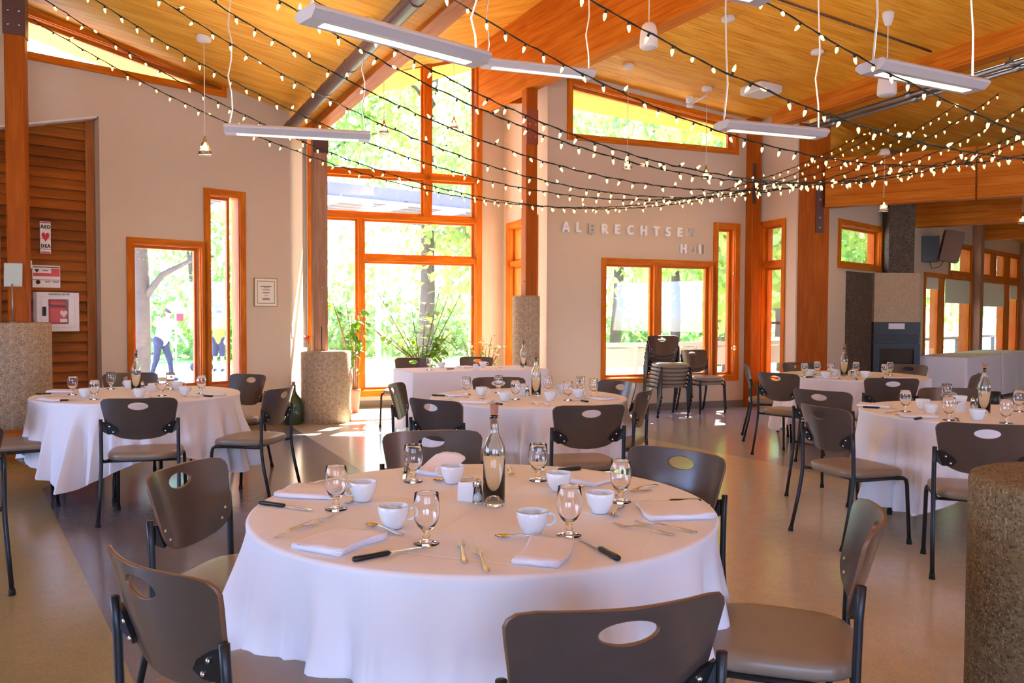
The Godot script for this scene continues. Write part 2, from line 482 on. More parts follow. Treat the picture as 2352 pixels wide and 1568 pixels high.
func build_structure() -> void:
	# --- floor: four flush fields of sheet flooring
	var all_ := PackedVector2Array([Vector2(-7.2, -4.8), Vector2(13.0, -4.8), Vector2(13.0, 21.5), Vector2(4.4, 12.6), Vector2(3.7, 13.2), Vector2(0.4, 12.0), Vector2(-0.1, 13.5), Vector2(-3.2, 12.3), Vector2(-2.9, 10.7), Vector2(-7.2, 6.5)])
	var olive := PackedVector2Array([Vector2(-3.70, 6.48), Vector2(-3.62, 7.6), Vector2(-3.36, 9.27), Vector2(-2.69, 10.09), Vector2(-2.9, 10.7), Vector2(-7.2, 6.5), Vector2(-7.2, -4.8), Vector2(1.4, -4.8), Vector2(0.2, 0.6), Vector2(-1.67, 3.45)])
	var grey := PackedVector2Array([Vector2(-3.70, 6.48), Vector2(-3.62, 7.6), Vector2(-3.36, 9.27), Vector2(-2.69, 10.09), Vector2(-1.33, 7.28), Vector2(-0.2, 4.9), Vector2(0.6, 2.9), Vector2(1.3, 0.9), Vector2(2.6, -4.8), Vector2(1.4, -4.8), Vector2(0.2, 0.6), Vector2(-1.67, 3.45)])
	var violet := PackedVector2Array([Vector2(2.08, 8.29), Vector2(2.39, 7.85), Vector2(2.79, 6.97), Vector2(3.2, 6.66), Vector2(4.6, 5.7), Vector2(7.0, 4.8), Vector2(13.0, 3.5), Vector2(13.0, 21.5), Vector2(4.4, 12.6), Vector2(3.7, 13.2), Vector2(0.4, 12.0), Vector2(0.9, 10.4)])
	var rest := [all_]
	for cut in [olive, grey, violet]:
		var left := []
		for p in rest: left.append_array(Geometry2D.clip_polygons(p, cut))
		rest = left
	var fl := structure("floor", Vector3.ZERO, 0.0, "polished sheet floor with beige, grey and olive fields")
	var flat := func(_x: float, _d: float) -> float: return -0.06
	for p in rest:
		slab("beige_field", p, flat, 0.06, M.lino_beige, fl)
	slab("olive_field", olive, flat, 0.06, M.lino_olive, fl)
	slab("grey_field", grey, flat, 0.06, M.lino_grey, fl)
	slab("violet_grey_field", violet, flat, 0.06, M.lino_violet, fl)
	# --- ceiling: three tilted roof decks
	var ce := structure("ceiling", Vector3.ZERO, 0.0, "tilted golden plywood ceiling decks between beams")
	slab("roof_deck", PackedVector2Array([Vector2(-3.14, 12.0), Vector2(4.95, -4.7), Vector2(-7.6, -4.7), Vector2(-7.6, 7.3), Vector2(-3.9, 11.1)]), roof_left, 0.2, M.ceiling, ce)
	slab("roof_deck", PackedVector2Array([Vector2(-3.9, 13.5), Vector2(-0.1, 14.1), Vector2(0.25, 12.3), Vector2(-0.38, 12.27), Vector2(9.1, -4.7), Vector2(4.95, -4.7), Vector2(-3.14, 12.0)]), roof_mid, 0.2, M.ceiling, ce)
	slab("roof_deck", PackedVector2Array([Vector2(-0.38, 12.27), Vector2(9.1, -4.7), Vector2(13.2, -4.7), Vector2(13.2, 22.0), Vector2(4.5, 13.9), Vector2(0.2, 13.0), Vector2(0.25, 12.3)]), roof_right, 0.2, M.ceiling, ce)
	# --- wall with the lettering
	var TW := Vector2(2.755, 12.29)
	var Wl := [-1.55, 0.25, 0.47, 2.13, 2.13]; var Wn := [0.33, 0.66, 0.47, 2.70, 2.70]; var Wc := [-2.10, 0.63, 3.86, 4.58, 4.26]
	wall("wall_back_right", TW, 68.5, [[-2.45, 4.85], [0.95, 4.45]], [Wl, Wn, Wc], M.wall, "cream wall carrying the metal lettering")
	window(TW, 68.5, Wl, [[-0.735, -0.615, 0.47, 2.13]], [[-1.52, -0.735, 0.49, 2.11, 2.11], [-0.615, 0.22, 0.49, 2.11, 2.11]], "wide two-pane timber window under the lettering", 0.06)
	window(TW, 68.5, Wn, [], [[0.36, 0.63, 0.49, 2.68, 2.68]], "tall narrow timber window right of the two-pane window", 0.07)
	window(TW, 68.5, Wc, [], [[-2.06, 0.59, 3.88, 4.55, 4.24]], "long slanting clerestory window above the lettering", 0.06)
	# --- recessed wall with the tall window
	var WW := Vector2(-2.074, 12.262)
	var big := [-0.90, 1.64, 0.24, 4.72, 5.38]
	wall("wall_back_centre", WW, 68.5, [[-1.1, 4.85], [2.12, 5.75]], [big], M.wall, "cream wall around the tall plant window")
	window(WW, 68.5, big, [[-0.88, 1.62, 3.42, 3.50], [-0.88, 1.62, 2.79, 2.87], [-0.12, 1.62, 2.17, 2.25], [-0.20, -0.12, 0.26, 2.79], [0.80, 0.91, 2.87, 5.13]],
		[[-0.87, -0.20, 0.26, 2.79, 2.79], [-0.12, 1.61, 0.26, 2.17, 2.17], [-0.12, 1.61, 2.25, 2.79, 2.79], [-0.87, 0.80, 2.87, 3.42, 3.42], [0.91, 1.61, 2.87, 3.42, 3.42], [-0.87, 0.80, 3.50, 4.71, 5.14], [0.91, 1.61, 3.50, 5.17, 5.35]],
		"tall timber-framed window behind the potted plants", 0.075)
	# --- left wall, with the boarded recess
	var LW := Vector2(-2.977, 10.24)
	var Ll := [-1.66, -0.87, 0.52, 2.16, 2.16]; var Ln := [-0.79, -0.40, 0.52, 2.78, 2.78]; var Lc := [-2.75, -0.62, 3.98, 4.40, 4.06]; var Lr := [-4.5, -1.98, 0.0, 2.79, 3.47]
	wall("wall_left", LW, 46.0, [[-4.7, 4.95], [0.26, 4.0]], [Ll, Ln, Lc, Lr], M.wall, "cream wall with the stepped window and boarded recess")
	window(LW, 46.0, Ll, [], [[-1.63, -0.90, 0.54, 2.14, 2.14]], "timber window looking out on a grey tree trunk", 0.055)
	window(LW, 46.0, Ln, [], [[-0.76, -0.50, 0.54, 2.76, 2.76]], "tall narrow timber window right of the tree-trunk window", 0.06)
	window(LW, 46.0, Lc, [], [[-2.72, -0.66, 4.0, 4.37, 4.04]], "wedge-shaped clerestory window at the top of the left wall", 0.055)
	var bw := structure("wall_boarded", V(LW.x, 0, LW.y), deg_to_rad(44.0), "recess clad in lapped brown boards")
	part("backing", box_mesh(Vector3(-4.6, 0, -0.32), Vector3(-1.9, 3.7, -0.2)), M.slats[3], bw)
	for k in 33:
		var y := 0.01 + k * 0.107
		var xs := -2.88 if y < 2.25 else -4.5
		var st := begin(true)
		var zo := rng.randf_range(-0.003, 0.003)
		hexa(st, [Vector3(xs, y, -0.2), Vector3(-2.075, y, -0.2), Vector3(-2.075, y, -0.14 + zo), Vector3(xs, y, -0.14 + zo), Vector3(xs, y + 0.112, -0.2), Vector3(-2.075, y + 0.112, -0.2), Vector3(-2.075, y + 0.112, -0.19), Vector3(xs, y + 0.112, -0.19)])
		part("lapped_board", done(st), M.slats[rng.randi() % 5], bw)
	part("corner_board", box_mesh(Vector3(-2.075, 0, -0.2), Vector3(-1.985, 3.6, -0.14)), M.slats[0], bw)
	part("soffit_bead", box_mesh(Vector3(-0.35, -0.02, -0.2), Vector3(2.25, 0.0, 0.012)), M.white_paint, bw, Transform3D(Basis(Vector3.BACK, 0.265), Vector3(-4.18, 2.88, 0)))
	var dr := structure("door_1", V(LW.x, 0, LW.y), deg_to_rad(44.0), "brown timber door behind the left post")
	part("door_leaf", box_mesh(Vector3(-4.2, 0.01, -0.2), Vector3(-2.95, 2.2, -0.15)), M.slats[1], dr)
	part("door_casing", box_mesh(Vector3(-2.95, 0, -0.2), Vector3(-2.88, 2.26, -0.13)), M.slats[2], dr)
	# --- returns
	var LR := Vector2(-2.79, 10.42)
	wall("wall_return_left", LR, -5.7, [[0.0, 4.6], [1.75, 5.0]], [], M.wall, "short cream return beside the tall window")
	var CR := Vector2(-0.14, 13.03)
	var cr := [0.24, 1.35, 0.35, 2.72, 2.72]
	wall("wall_return_centre", CR, 159.3, [[-0.2, 5.75], [1.755, 5.6]], [cr], M.wall, "cream return wall behind the slim centre post")
	window(CR, 159.3, cr, [[0.26, 1.33, 2.12, 2.2]], [[0.27, 1.32, 0.37, 2.12, 2.12], [0.27, 1.32, 2.2, 2.70, 2.70]], "side window behind the slim centre post", 0.07)
	var RR := Vector2(3.68, 12.80)
	var rr := [0.24, 0.74, 0.42, 2.74, 2.74]
	wall("wall_return_right", RR, 158.5, [[0.0, 4.5], [1.02, 4.45]], [rr], M.wall, "cream return wall right of the corner post")
	window(RR, 158.5, rr, [[0.26, 0.72, 2.10, 2.18]], [[0.27, 0.71, 0.44, 2.10, 2.10], [0.27, 0.71, 2.18, 2.72, 2.72]], "narrow side window right of the corner post", 0.06)
	# --- alcove wall with a band of windows
	var AW := Vector2(7.11, 14.6)
	var a0 := [-3.16, -1.62, 2.17, 2.76, 2.76]
	var holes := [a0, [0.45, 3.05, 0.5, 2.12, 2.12], [3.42, 6.5, 0.5, 2.12, 2.12], [1.75, 3.05, 2.22, 2.76, 2.76], [3.6, 6.5, 2.22, 2.76, 2.76]]
	wall("wall_alcove", AW, 45.0, [[-3.55, 3.4], [8.0, 3.4]], holes, M.wall, "wall of the fireplace alcove with a band of windows")
	var ply := structure("trim_2", V(AW.x, 0, AW.y), deg_to_rad(45.0), "plywood gable above the alcove wall")
	part("panel", box_mesh(Vector3(-3.55, 3.4, -0.2), Vector3(8.0, 4.35, 0.0)), M.ceiling, ply)
	window(AW, 45.0, a0, [], [[-3.14, -1.64, 2.19, 2.74, 2.74]], "high timber window left of the chimney", 0.07)
	window(AW, 45.0, holes[1], [[1.18, 1.5, 0.5, 2.12]], [[0.46, 1.18, 0.52, 2.1, 2.1], [1.5, 3.04, 0.52, 2.1, 2.1]], "pair of alcove windows right of the fireplace", 0.06, null, "lrtb", -0.03)
	window(AW, 45.0, holes[2], [[5.45, 5.85, 0.5, 2.12]], [[3.44, 5.45, 0.52, 2.1, 2.1], [5.85, 6.48, 0.52, 2.1, 2.1]], "pair of alcove windows at the right edge", 0.06, null, "lrtb", -0.03)
	window(AW, 45.0, holes[3], [], [[1.77, 3.03, 2.24, 2.74, 2.74]], "small upper alcove window beside the first post", 0.05, null, "lrtb", -0.03)
	window(AW, 45.0, holes[4], [[4.4, 4.8, 2.22, 2.76], [5.4, 5.85, 2.22, 2.76]], [[3.62, 4.4, 2.24, 2.74, 2.74], [4.8, 5.4, 2.24, 2.74, 2.74], [5.85, 6.48, 2.24, 2.74, 2.74]], "row of three small upper alcove windows", 0.05, null, "lrtb", -0.03)
	for q in [[3.12, 3.34], [6.62, 6.84]]:
		var po := structure("alcove_post", V(AW.x, 0, AW.y), deg_to_rad(45.0), "rough brown timber post between the alcove windows, %s" % ("nearer the fireplace" if q[0] < 4.0 else "at the right edge of the picture"))
		part("timber", box_mesh(Vector3(q[0], 0, 0.0), Vector3(q[1], 3.4, 0.16)), M.post, po)
	for q in [[1.53, 3.0, 1.66, 2.1], [3.47, 5.42, 1.62, 2.1], [0.49, 1.15, 1.9, 2.1], [5.88, 6.45, 1.8, 2.1]]:
		var bl := thing("roller_blind", V(AW.x, 0, AW.y), deg_to_rad(45.0), "", "blind", "pale roller blinds in the alcove windows")
		tag(bl, ["narrow pale roller blind nearest the fireplace", "pale roller blind left of the first alcove post", "pale roller blind right of the first alcove post", "narrow pale roller blind at the right edge"][[0.49, 1.53, 3.47, 5.88].find(q[0])], "blind")
		part("fabric", box_mesh(Vector3(q[0], q[2], 0.0), Vector3(q[1], q[3], 0.004)), M.blind, bl)
		part("hem_bar", box_mesh(Vector3(q[0], q[2] - 0.02, -0.004), Vector3(q[1], q[2], 0.008)), M.white_paint, bl)
	# --- walls outside the picture
	wall("wall_side", Vector2(-6.6, -4.5), 0.0, [[0.0, 5.6], [11.6, 5.0]], [[3.0, 8.6, 0.9, 2.6, 2.6]], M.wall, "side wall left of the picture")
	wall("wall_entrance", Vector2(12.6, -4.5), 270.0, [[0.0, 5.6], [19.3, 5.6]], [[7.0, 10.2, 0.6, 2.8, 2.8], [11.2, 15.0, 0.6, 2.8, 2.8]], M.wall, "wall behind the picture with large windows")
	wall("wall_right", Vector2(12.6, 21.0), 180.0, [[0.0, 4.3], [25.6, 4.6]], [[14.5, 18.5, 0.9, 2.4, 2.4]], M.wall, "side wall right of the picture")
	# --- skirting
	for s in [["baseboard_back", TW, 68.5, -2.45, 0.9], ["baseboard_window", WW, 68.5, -0.98, 2.1], ["baseboard_left", LW, 46.0, -1.97, 0.25]]:
		var bb := structure(s[0], V(s[1].x, 0, s[1].y), deg_to_rad(90.0 - s[2]), "grey rubber skirting along the wall")
		part("skirting", box_mesh(Vector3(s[3], 0, 0), Vector3(s[4], 0.1, 0.012)), M.base_board, bb)
	# --- beams
	beam("beam_valley", Vector2(-2.93, 11.56), Vector2(3.67, -2.0), 0.17, 3.72, 5.3, M.beam, "long timber valley beam rising over the left bay")
	beam("beam_ridge", Vector2(-0.42, 12.34), Vector2(8.1, -2.8), 0.2, 4.4, 6.4, M.beam, "deep timber beam over the slim centre post")
	beam("beam_right", Vector2(3.85, 12.15), Vector2(8.9, -1.1), 0.2, 4.12, 4.62, M.beam, "timber beam over the right bay carrying conduits")
	beam("beam_low", Vector2(4.55, 12.06), Vector2(6.18, 11.105), 0.2, 2.95, 3.63, M.beam, "low timber beam from the wide column, nearer half")
	beam("beam_low", Vector2(6.2, 11.093), Vector2(12.5, 7.4), 0.2, 2.95, 3.63, M.beam, "low timber beam continuing right past the joint")
	beam("beam_low", Vector2(7.1, 14.6), Vector2(12.5, 10.98), 0.2, 2.94, 3.62, M.beam, "second low timber beam in front of the alcove windows")
	beam("beam_low", Vector2(9.55, 17.0), Vector2(12.5, 15.0), 0.2, 2.94, 3.6, M.beam, "third low timber beam deepest in the alcove")
	var fa := structure("trim_1", V(-0.4, 0, 12.3), 0.0, "timber fascia closing the end of the ridge beam")
	part("fascia", box_mesh(Vector3(0, 4.5, -0.05), Vector3(0.75, 5.6, 0.0)), M.beam, fa)
	# --- piers and posts
	pier(-4.75, 7.9, 0.31, 1.29, "round concrete pier under the left post beside the first-aid box", null, 0.3)
	pier(-2.39, 10.62, 0.315, 0.91, "short wide concrete pier left of the tall window")
	pier(0.19, 11.2, 0.185, 1.64, "slim tall concrete pier under the centre post")
	pier(1.62, 2.27, 0.315, 0.93, "rough exposed-aggregate pier at the right front edge", M.aggregate)
	var p1 := post("timber_post", -4.70, 7.9, 1.29, 4.5, 0.17, M.post_orange, "orange timber post on the left concrete pier")
	part("bracket", box_mesh(Vector3(-0.092, 3.98, 0.082), Vector3(0.092, 4.5, 0.094)), M.brown_steel, p1)
	part("bracket", box_mesh(Vector3(0.082, 3.98, -0.09), Vector3(0.094, 4.5, 0.09)), M.brown_steel, p1)
	bolts(p1, [Vector3(-0.045, 4.07, 0.094), Vector3(0.045, 4.07, 0.094), Vector3(-0.045, 4.2, 0.094), Vector3(0.045, 4.2, 0.094)])
	var p2 := post("timber_post", -2.47, 10.62, 0.91, 3.72, 0.18, M.post, "weathered timber post on the short wide pier", 24.0)
	part("bracket", box_mesh(Vector3(-0.095, 3.42, 0.088), Vector3(0.095, 3.74, 0.1)), M.brown_steel, p2)
	part("bracket", box_mesh(Vector3(0.088, 3.42, -0.09), Vector3(0.1, 3.74, 0.09)), M.brown_steel, p2)
	bolts(p2, [Vector3(0.02, 1.72, 0.09), Vector3(0.02, 1.54, 0.09)], 0.016)
	part("slot", box_mesh(Vector3(0.002, 0.92, 0.0885), Vector3(0.012, 1.22, 0.0915)), M.black, p2)
	part("downpipe", tube_mesh([Vector3(-0.16, 0.95, -0.12), Vector3(-0.16, 3.7, -0.12)], 0.03, 10), M.pale_pipe, p2)
	var p3 := post("timber_post", 0.225, 11.2, 1.64, 4.4, 0.165, M.post_orange, "orange timber post on the slim tall pier", 24.0)
	part("bracket", box_mesh(Vector3(-0.084, 3.66, 0.08), Vector3(0.084, 4.12, 0.092)), M.rust_steel, p3)
	bolts(p3, [Vector3(-0.04, 3.76, 0.092), Vector3(0.045, 3.76, 0.092), Vector3(-0.04, 3.92, 0.092), Vector3(0.045, 3.92, 0.092)], 0.012)
	bolts(p3, [Vector3(-0.082, 1.83, 0.02), Vector3(-0.082, 1.93, 0.02)], 0.012)
	part("slot", box_mesh(Vector3(0.004, 1.65, 0.0805), Vector3(0.012, 1.95, 0.0835)), M.black, p3)
	var p4 := post("timber_post", 3.64, 12.56, 0.0, 4.35, 0.17, M.post_orange, "orange corner post right of the lettering wall", 21.5)
	part("bracket", box_mesh(Vector3(-0.087, 3.06, 0.083), Vector3(-0.02, 3.66, 0.094)), M.brown_steel, p4)
	var p5 := structure("wide_column", V(4.08, 0, 11.86), deg_to_rad(21.5), "wide orange laminated timber column beside the alcove")
	part("timber", box_mesh(Vector3(0.0, 0, -0.26), Vector3(0.56, 4.13, 0.0)), M.post_orange, p5)
	part("bracket", box_mesh(Vector3(0.31, 2.58, 0.0), Vector3(0.45, 3.26, 0.012)), M.brown_steel, p5)
	bolts(p5, [Vector3(0.38, 2.66, 0.012), Vector3(0.38, 2.8, 0.012), Vector3(0.38, 3.06, 0.012), Vector3(0.38, 3.19, 0.012)], 0.016)
	# --- services
	var pp := structure("valley_pipe", Vector3.ZERO, 0.0, "dark brown pipe running beside the valley beam")
	part("pipe", tube_mesh([V(-2.92, 3.68, 10.62), V(2.9, 3.68, -1.3)], 0.065, 16), M.brown_pipe, pp)
	for k in 12:
		part("coupling", tube_mesh([V(-2.92 + 0.4 * k + 0.2, 3.68, 10.62 - 0.819 * k - 0.41), V(-2.92 + 0.4 * k + 0.22, 3.68, 10.62 - 0.819 * k - 0.45)], 0.069, 16), M.brown_pipe, pp)
	for off in [0.0, 0.075]:
		var cd := thing("conduit", Vector3.ZERO, 0.0, "upper galvanised conduit along the right beam" if off == 0.0 else "lower galvanised conduit along the right beam", "conduit")
		var a := V(4.12 + off, 4.07 - off * 0.6, 12.0); var b := V(7.7 + off, 4.07 - off * 0.6, 2.6)
		part("pipe", tube_mesh([a, b], 0.03, 10), M.galvanised, cd)
		for k in 7:
			var q := a.lerp(b, 0.06 + k * 0.135)
			var dv := (b - a).normalized()
			part("clamp", tube_mesh([q - dv * 0.05, q + dv * 0.05], 0.038, 10), M.galvanised, cd)
			if off == 0.0: part("hanger", box_mesh(Vector3(-0.012, 0, -0.012), Vector3(0.012, 0.1, 0.012)), M.galvanised, cd, Transform3D(Basis(), q + Vector3(0, 0.03, 0)))

func solid_glass(tint: Color, ior := 0.05, rough := 0.0) -> StandardMaterial3D:
	var m := mat(Color(tint.r, tint.g, tint.b, 0.0), rough)
	m.transparency = BaseMaterial3D.TRANSPARENCY_ALPHA
	m.refraction_enabled = true
	m.refraction_scale = ior
	return m

func glow(col: Color, energy: float) -> StandardMaterial3D:
	var m := mat(rgb(250, 246, 236), 0.4)
	m.emission_enabled = true
	m.emission = col
	m.emission_energy_multiplier = energy
	return m

func leafy(col: Color, through: Color) -> StandardMaterial3D:
	var m := mat(col, 0.45)
	m.backlight_enabled = true
	m.backlight = through
	m.vertex_color_use_as_albedo = true
	return m

func more_materials() -> void:
	M.blind = mat(rgb(226, 222, 214), 0.8)
	M.blind.backlight_enabled = true
	M.blind.backlight = Color(0.55, 0.54, 0.5)
	M.pale_pipe = mat(rgb(196, 186, 168), 0.5)
	M.rust_steel = mat(rgb(140, 62, 32), 0.5)
	M.brown_pipe = mat(rgb(84, 54, 44), 0.38)
	M.bark = triplanar(mat(rgb(112, 106, 100), 0.9, 0.0, wood_texture(71, rgb(200, 194, 186), rgb(168, 160, 150), rgb(110, 102, 94), 0.5)), 1.5)
	M.leaf = leafy(rgb(178, 198, 138), Color(0.88, 0.95, 0.66))
	M.grass = mat(rgb(140, 165, 84), 0.9)
	M.paving = mat(rgb(224, 220, 212), 0.8)
	M.bulb = glow(rgb(255, 214, 140), BULB)
	M.lens = glow(rgb(255, 240, 212), 1.25)
	M.lamp_glow = glow(rgb(255, 216, 150), 3.0)
	M.lamp_glass = solid_glass(rgb(255, 250, 240), 0.05, 0.05)
	M.walk_grey = mat(rgb(104, 108, 122), 0.7)
	M.walk_brown = mat(rgb(84, 70, 60), 0.7)
	M.walk_tan = mat(rgb(206, 186, 164), 0.7)
	M.wall_letter = mat(rgb(178, 168, 158), 0.4, 0.3)
	M.ink_soft = mat(rgb(128, 118, 108), 0.8)
	M.sign_pink = mat(rgb(206, 78, 80), 0.5)
	M.mint_paper = mat(rgb(206, 222, 210), 0.5)
	M.switch_grey = mat(rgb(196, 198, 206), 0.5)
	M.green_glass = mat(rgb(16, 58, 34), 0.06)
	M.green_glass.clearcoat_enabled = true
	M.pale_wood = mat(rgb(222, 186, 142), 0.6)
	M.smoked = mat(Color(0.1, 0.1, 0.1, 0.4), 0.02)
	M.smoked.transparency = BaseMaterial3D.TRANSPARENCY_ALPHA
	M.speaker_wood = mat(rgb(120, 84, 60), 0.5)
	M.pale_petal = mat(rgb(250, 226, 190), 0.6)
	var h1 := grey_noise(256, 256, 0.035, 131, 256, 256)
	var h2 := grey_noise(256, 256, 0.035, 132, 256, 256)
	M.hood_stone = triplanar(mat(Color.WHITE, 0.75, 0.0, colour_texture(256, 256, func(i: int) -> Color:
		var v := absf(h1[i] / 255.0 - 0.5); var w := absf(h2[i] / 255.0 - 0.5)
		var c := rgb(196, 170, 138)
		if v < 0.025 or w < 0.025: c = rgb(158, 128, 98)
		return c)), 2.4)
	M.skin = mat(rgb(226, 178, 150), 0.6)
	M.white_cloth = mat(rgb(240, 240, 240), 0.8)
	M.yellow_cloth = mat(rgb(250, 222, 70), 0.8)
	M.navy_cloth = mat(rgb(38, 44, 72), 0.8)
	M.red_cloth = mat(rgb(208, 28, 52), 0.7)

# ---------------------------------------------------------------- outside
func leaf_mesh(l: float, w: float) -> ArrayMesh:
	var st := begin()
	var mid := []
	for i in 5:
		var t := i / 4.0
		mid.append([Vector3(0, -0.18 * l * t * t, l * t), w * 0.5 * sin(PI * pow(t, 0.75)) + 0.0005])
	for i in 4:
		var a: Vector3 = mid[i][0]; var b: Vector3 = mid[i + 1][0]
		for s in [-1.0, 1.0]:
			var p := a + Vector3(s * mid[i][1], mid[i][1] * 0.25, 0); var q := b + Vector3(s * mid[i + 1][1], mid[i + 1][1] * 0.25, 0)
			if s < 0: quad(st, a, p, q, b)
			else: quad(st, a, b, q, p)
	return done(st)

func tree(x: float, d: float, h: float, crown: Vector3, crown_h: float, trunk_r: float, lean: Vector2, leaves: int, size: float, tint: Color, label: String, fork: Array = []) -> void:
	var o := thing("tree", V(x, -0.12, d), 0.0, label, "tree", "trees around the hall")
	var st := begin()
	var top := Vector3(lean.x, h, lean.y)
	tube(st, [Vector3.ZERO, top * 0.2 + Vector3(0.05, 0, 0), top * 0.5 + Vector3(-0.06, 0, 0.04), top * 0.8, top], trunk_r, 10, trunk_r * 0.35)
	for f in fork: tube(st, f, trunk_r * 0.42, 7, trunk_r * 0.12)
	for k in 6:
		var a := rng.randf() * TAU
		var s := top * rng.randf_range(0.45, 0.85)
		var e := s + Vector3(cos(a) * crown.x * 0.7, rng.randf_range(0.4, 1.4), sin(a) * crown.z * 0.7)
		tube(st, [s, s.lerp(e, 0.5) + Vector3(0, 0.15, 0), e], trunk_r * 0.3, 6, trunk_r * 0.08)
	part("trunk", done(st), M.bark, o)
	var mm := MultiMesh.new()
	mm.transform_format = MultiMesh.TRANSFORM_3D
	mm.use_colors = true
	mm.mesh = leaf_mesh(size, size * 0.62)
	mm.instance_count = leaves
	var blobs := []
	for k in 14:
		var v := Vector3(rng.randf_range(-1, 1), rng.randf_range(-1, 1), rng.randf_range(-1, 1)).normalized() * pow(rng.randf(), 0.5)
		blobs.append([Vector3(lean.x * 0.8, crown_h, lean.y * 0.8) + v * crown, rng.randf_range(0.25, 0.5)])
	for i in leaves:
		var b: Array = blobs[rng.randi() % 14]
		var v: Vector3 = Vector3(rng.randfn(), rng.randfn(), rng.randfn()) * b[1] * 0.5
		var p: Vector3 = b[0] + v * crown
		var basis := Basis.from_euler(Vector3(rng.randf() * TAU, rng.randf() * TAU, rng.randf() * TAU)).scaled(Vector3.ONE * rng.randf_range(0.7, 1.3))
		mm.set_instance_transform(i, Transform3D(basis, p))
		var c := tint.lerp(Color(tint.r * 1.35, tint.g * 1.2, tint.b * 0.7), rng.randf())
		mm.set_instance_color(i, c * rng.randf_range(0.75, 1.15))
	var fo := MultiMeshInstance3D.new()
	fo.name = "foliage"
	fo.multimesh = mm
	fo.material_override = M.leaf
	fo.set_meta("kind", "stuff")
	o.add_child(fo)

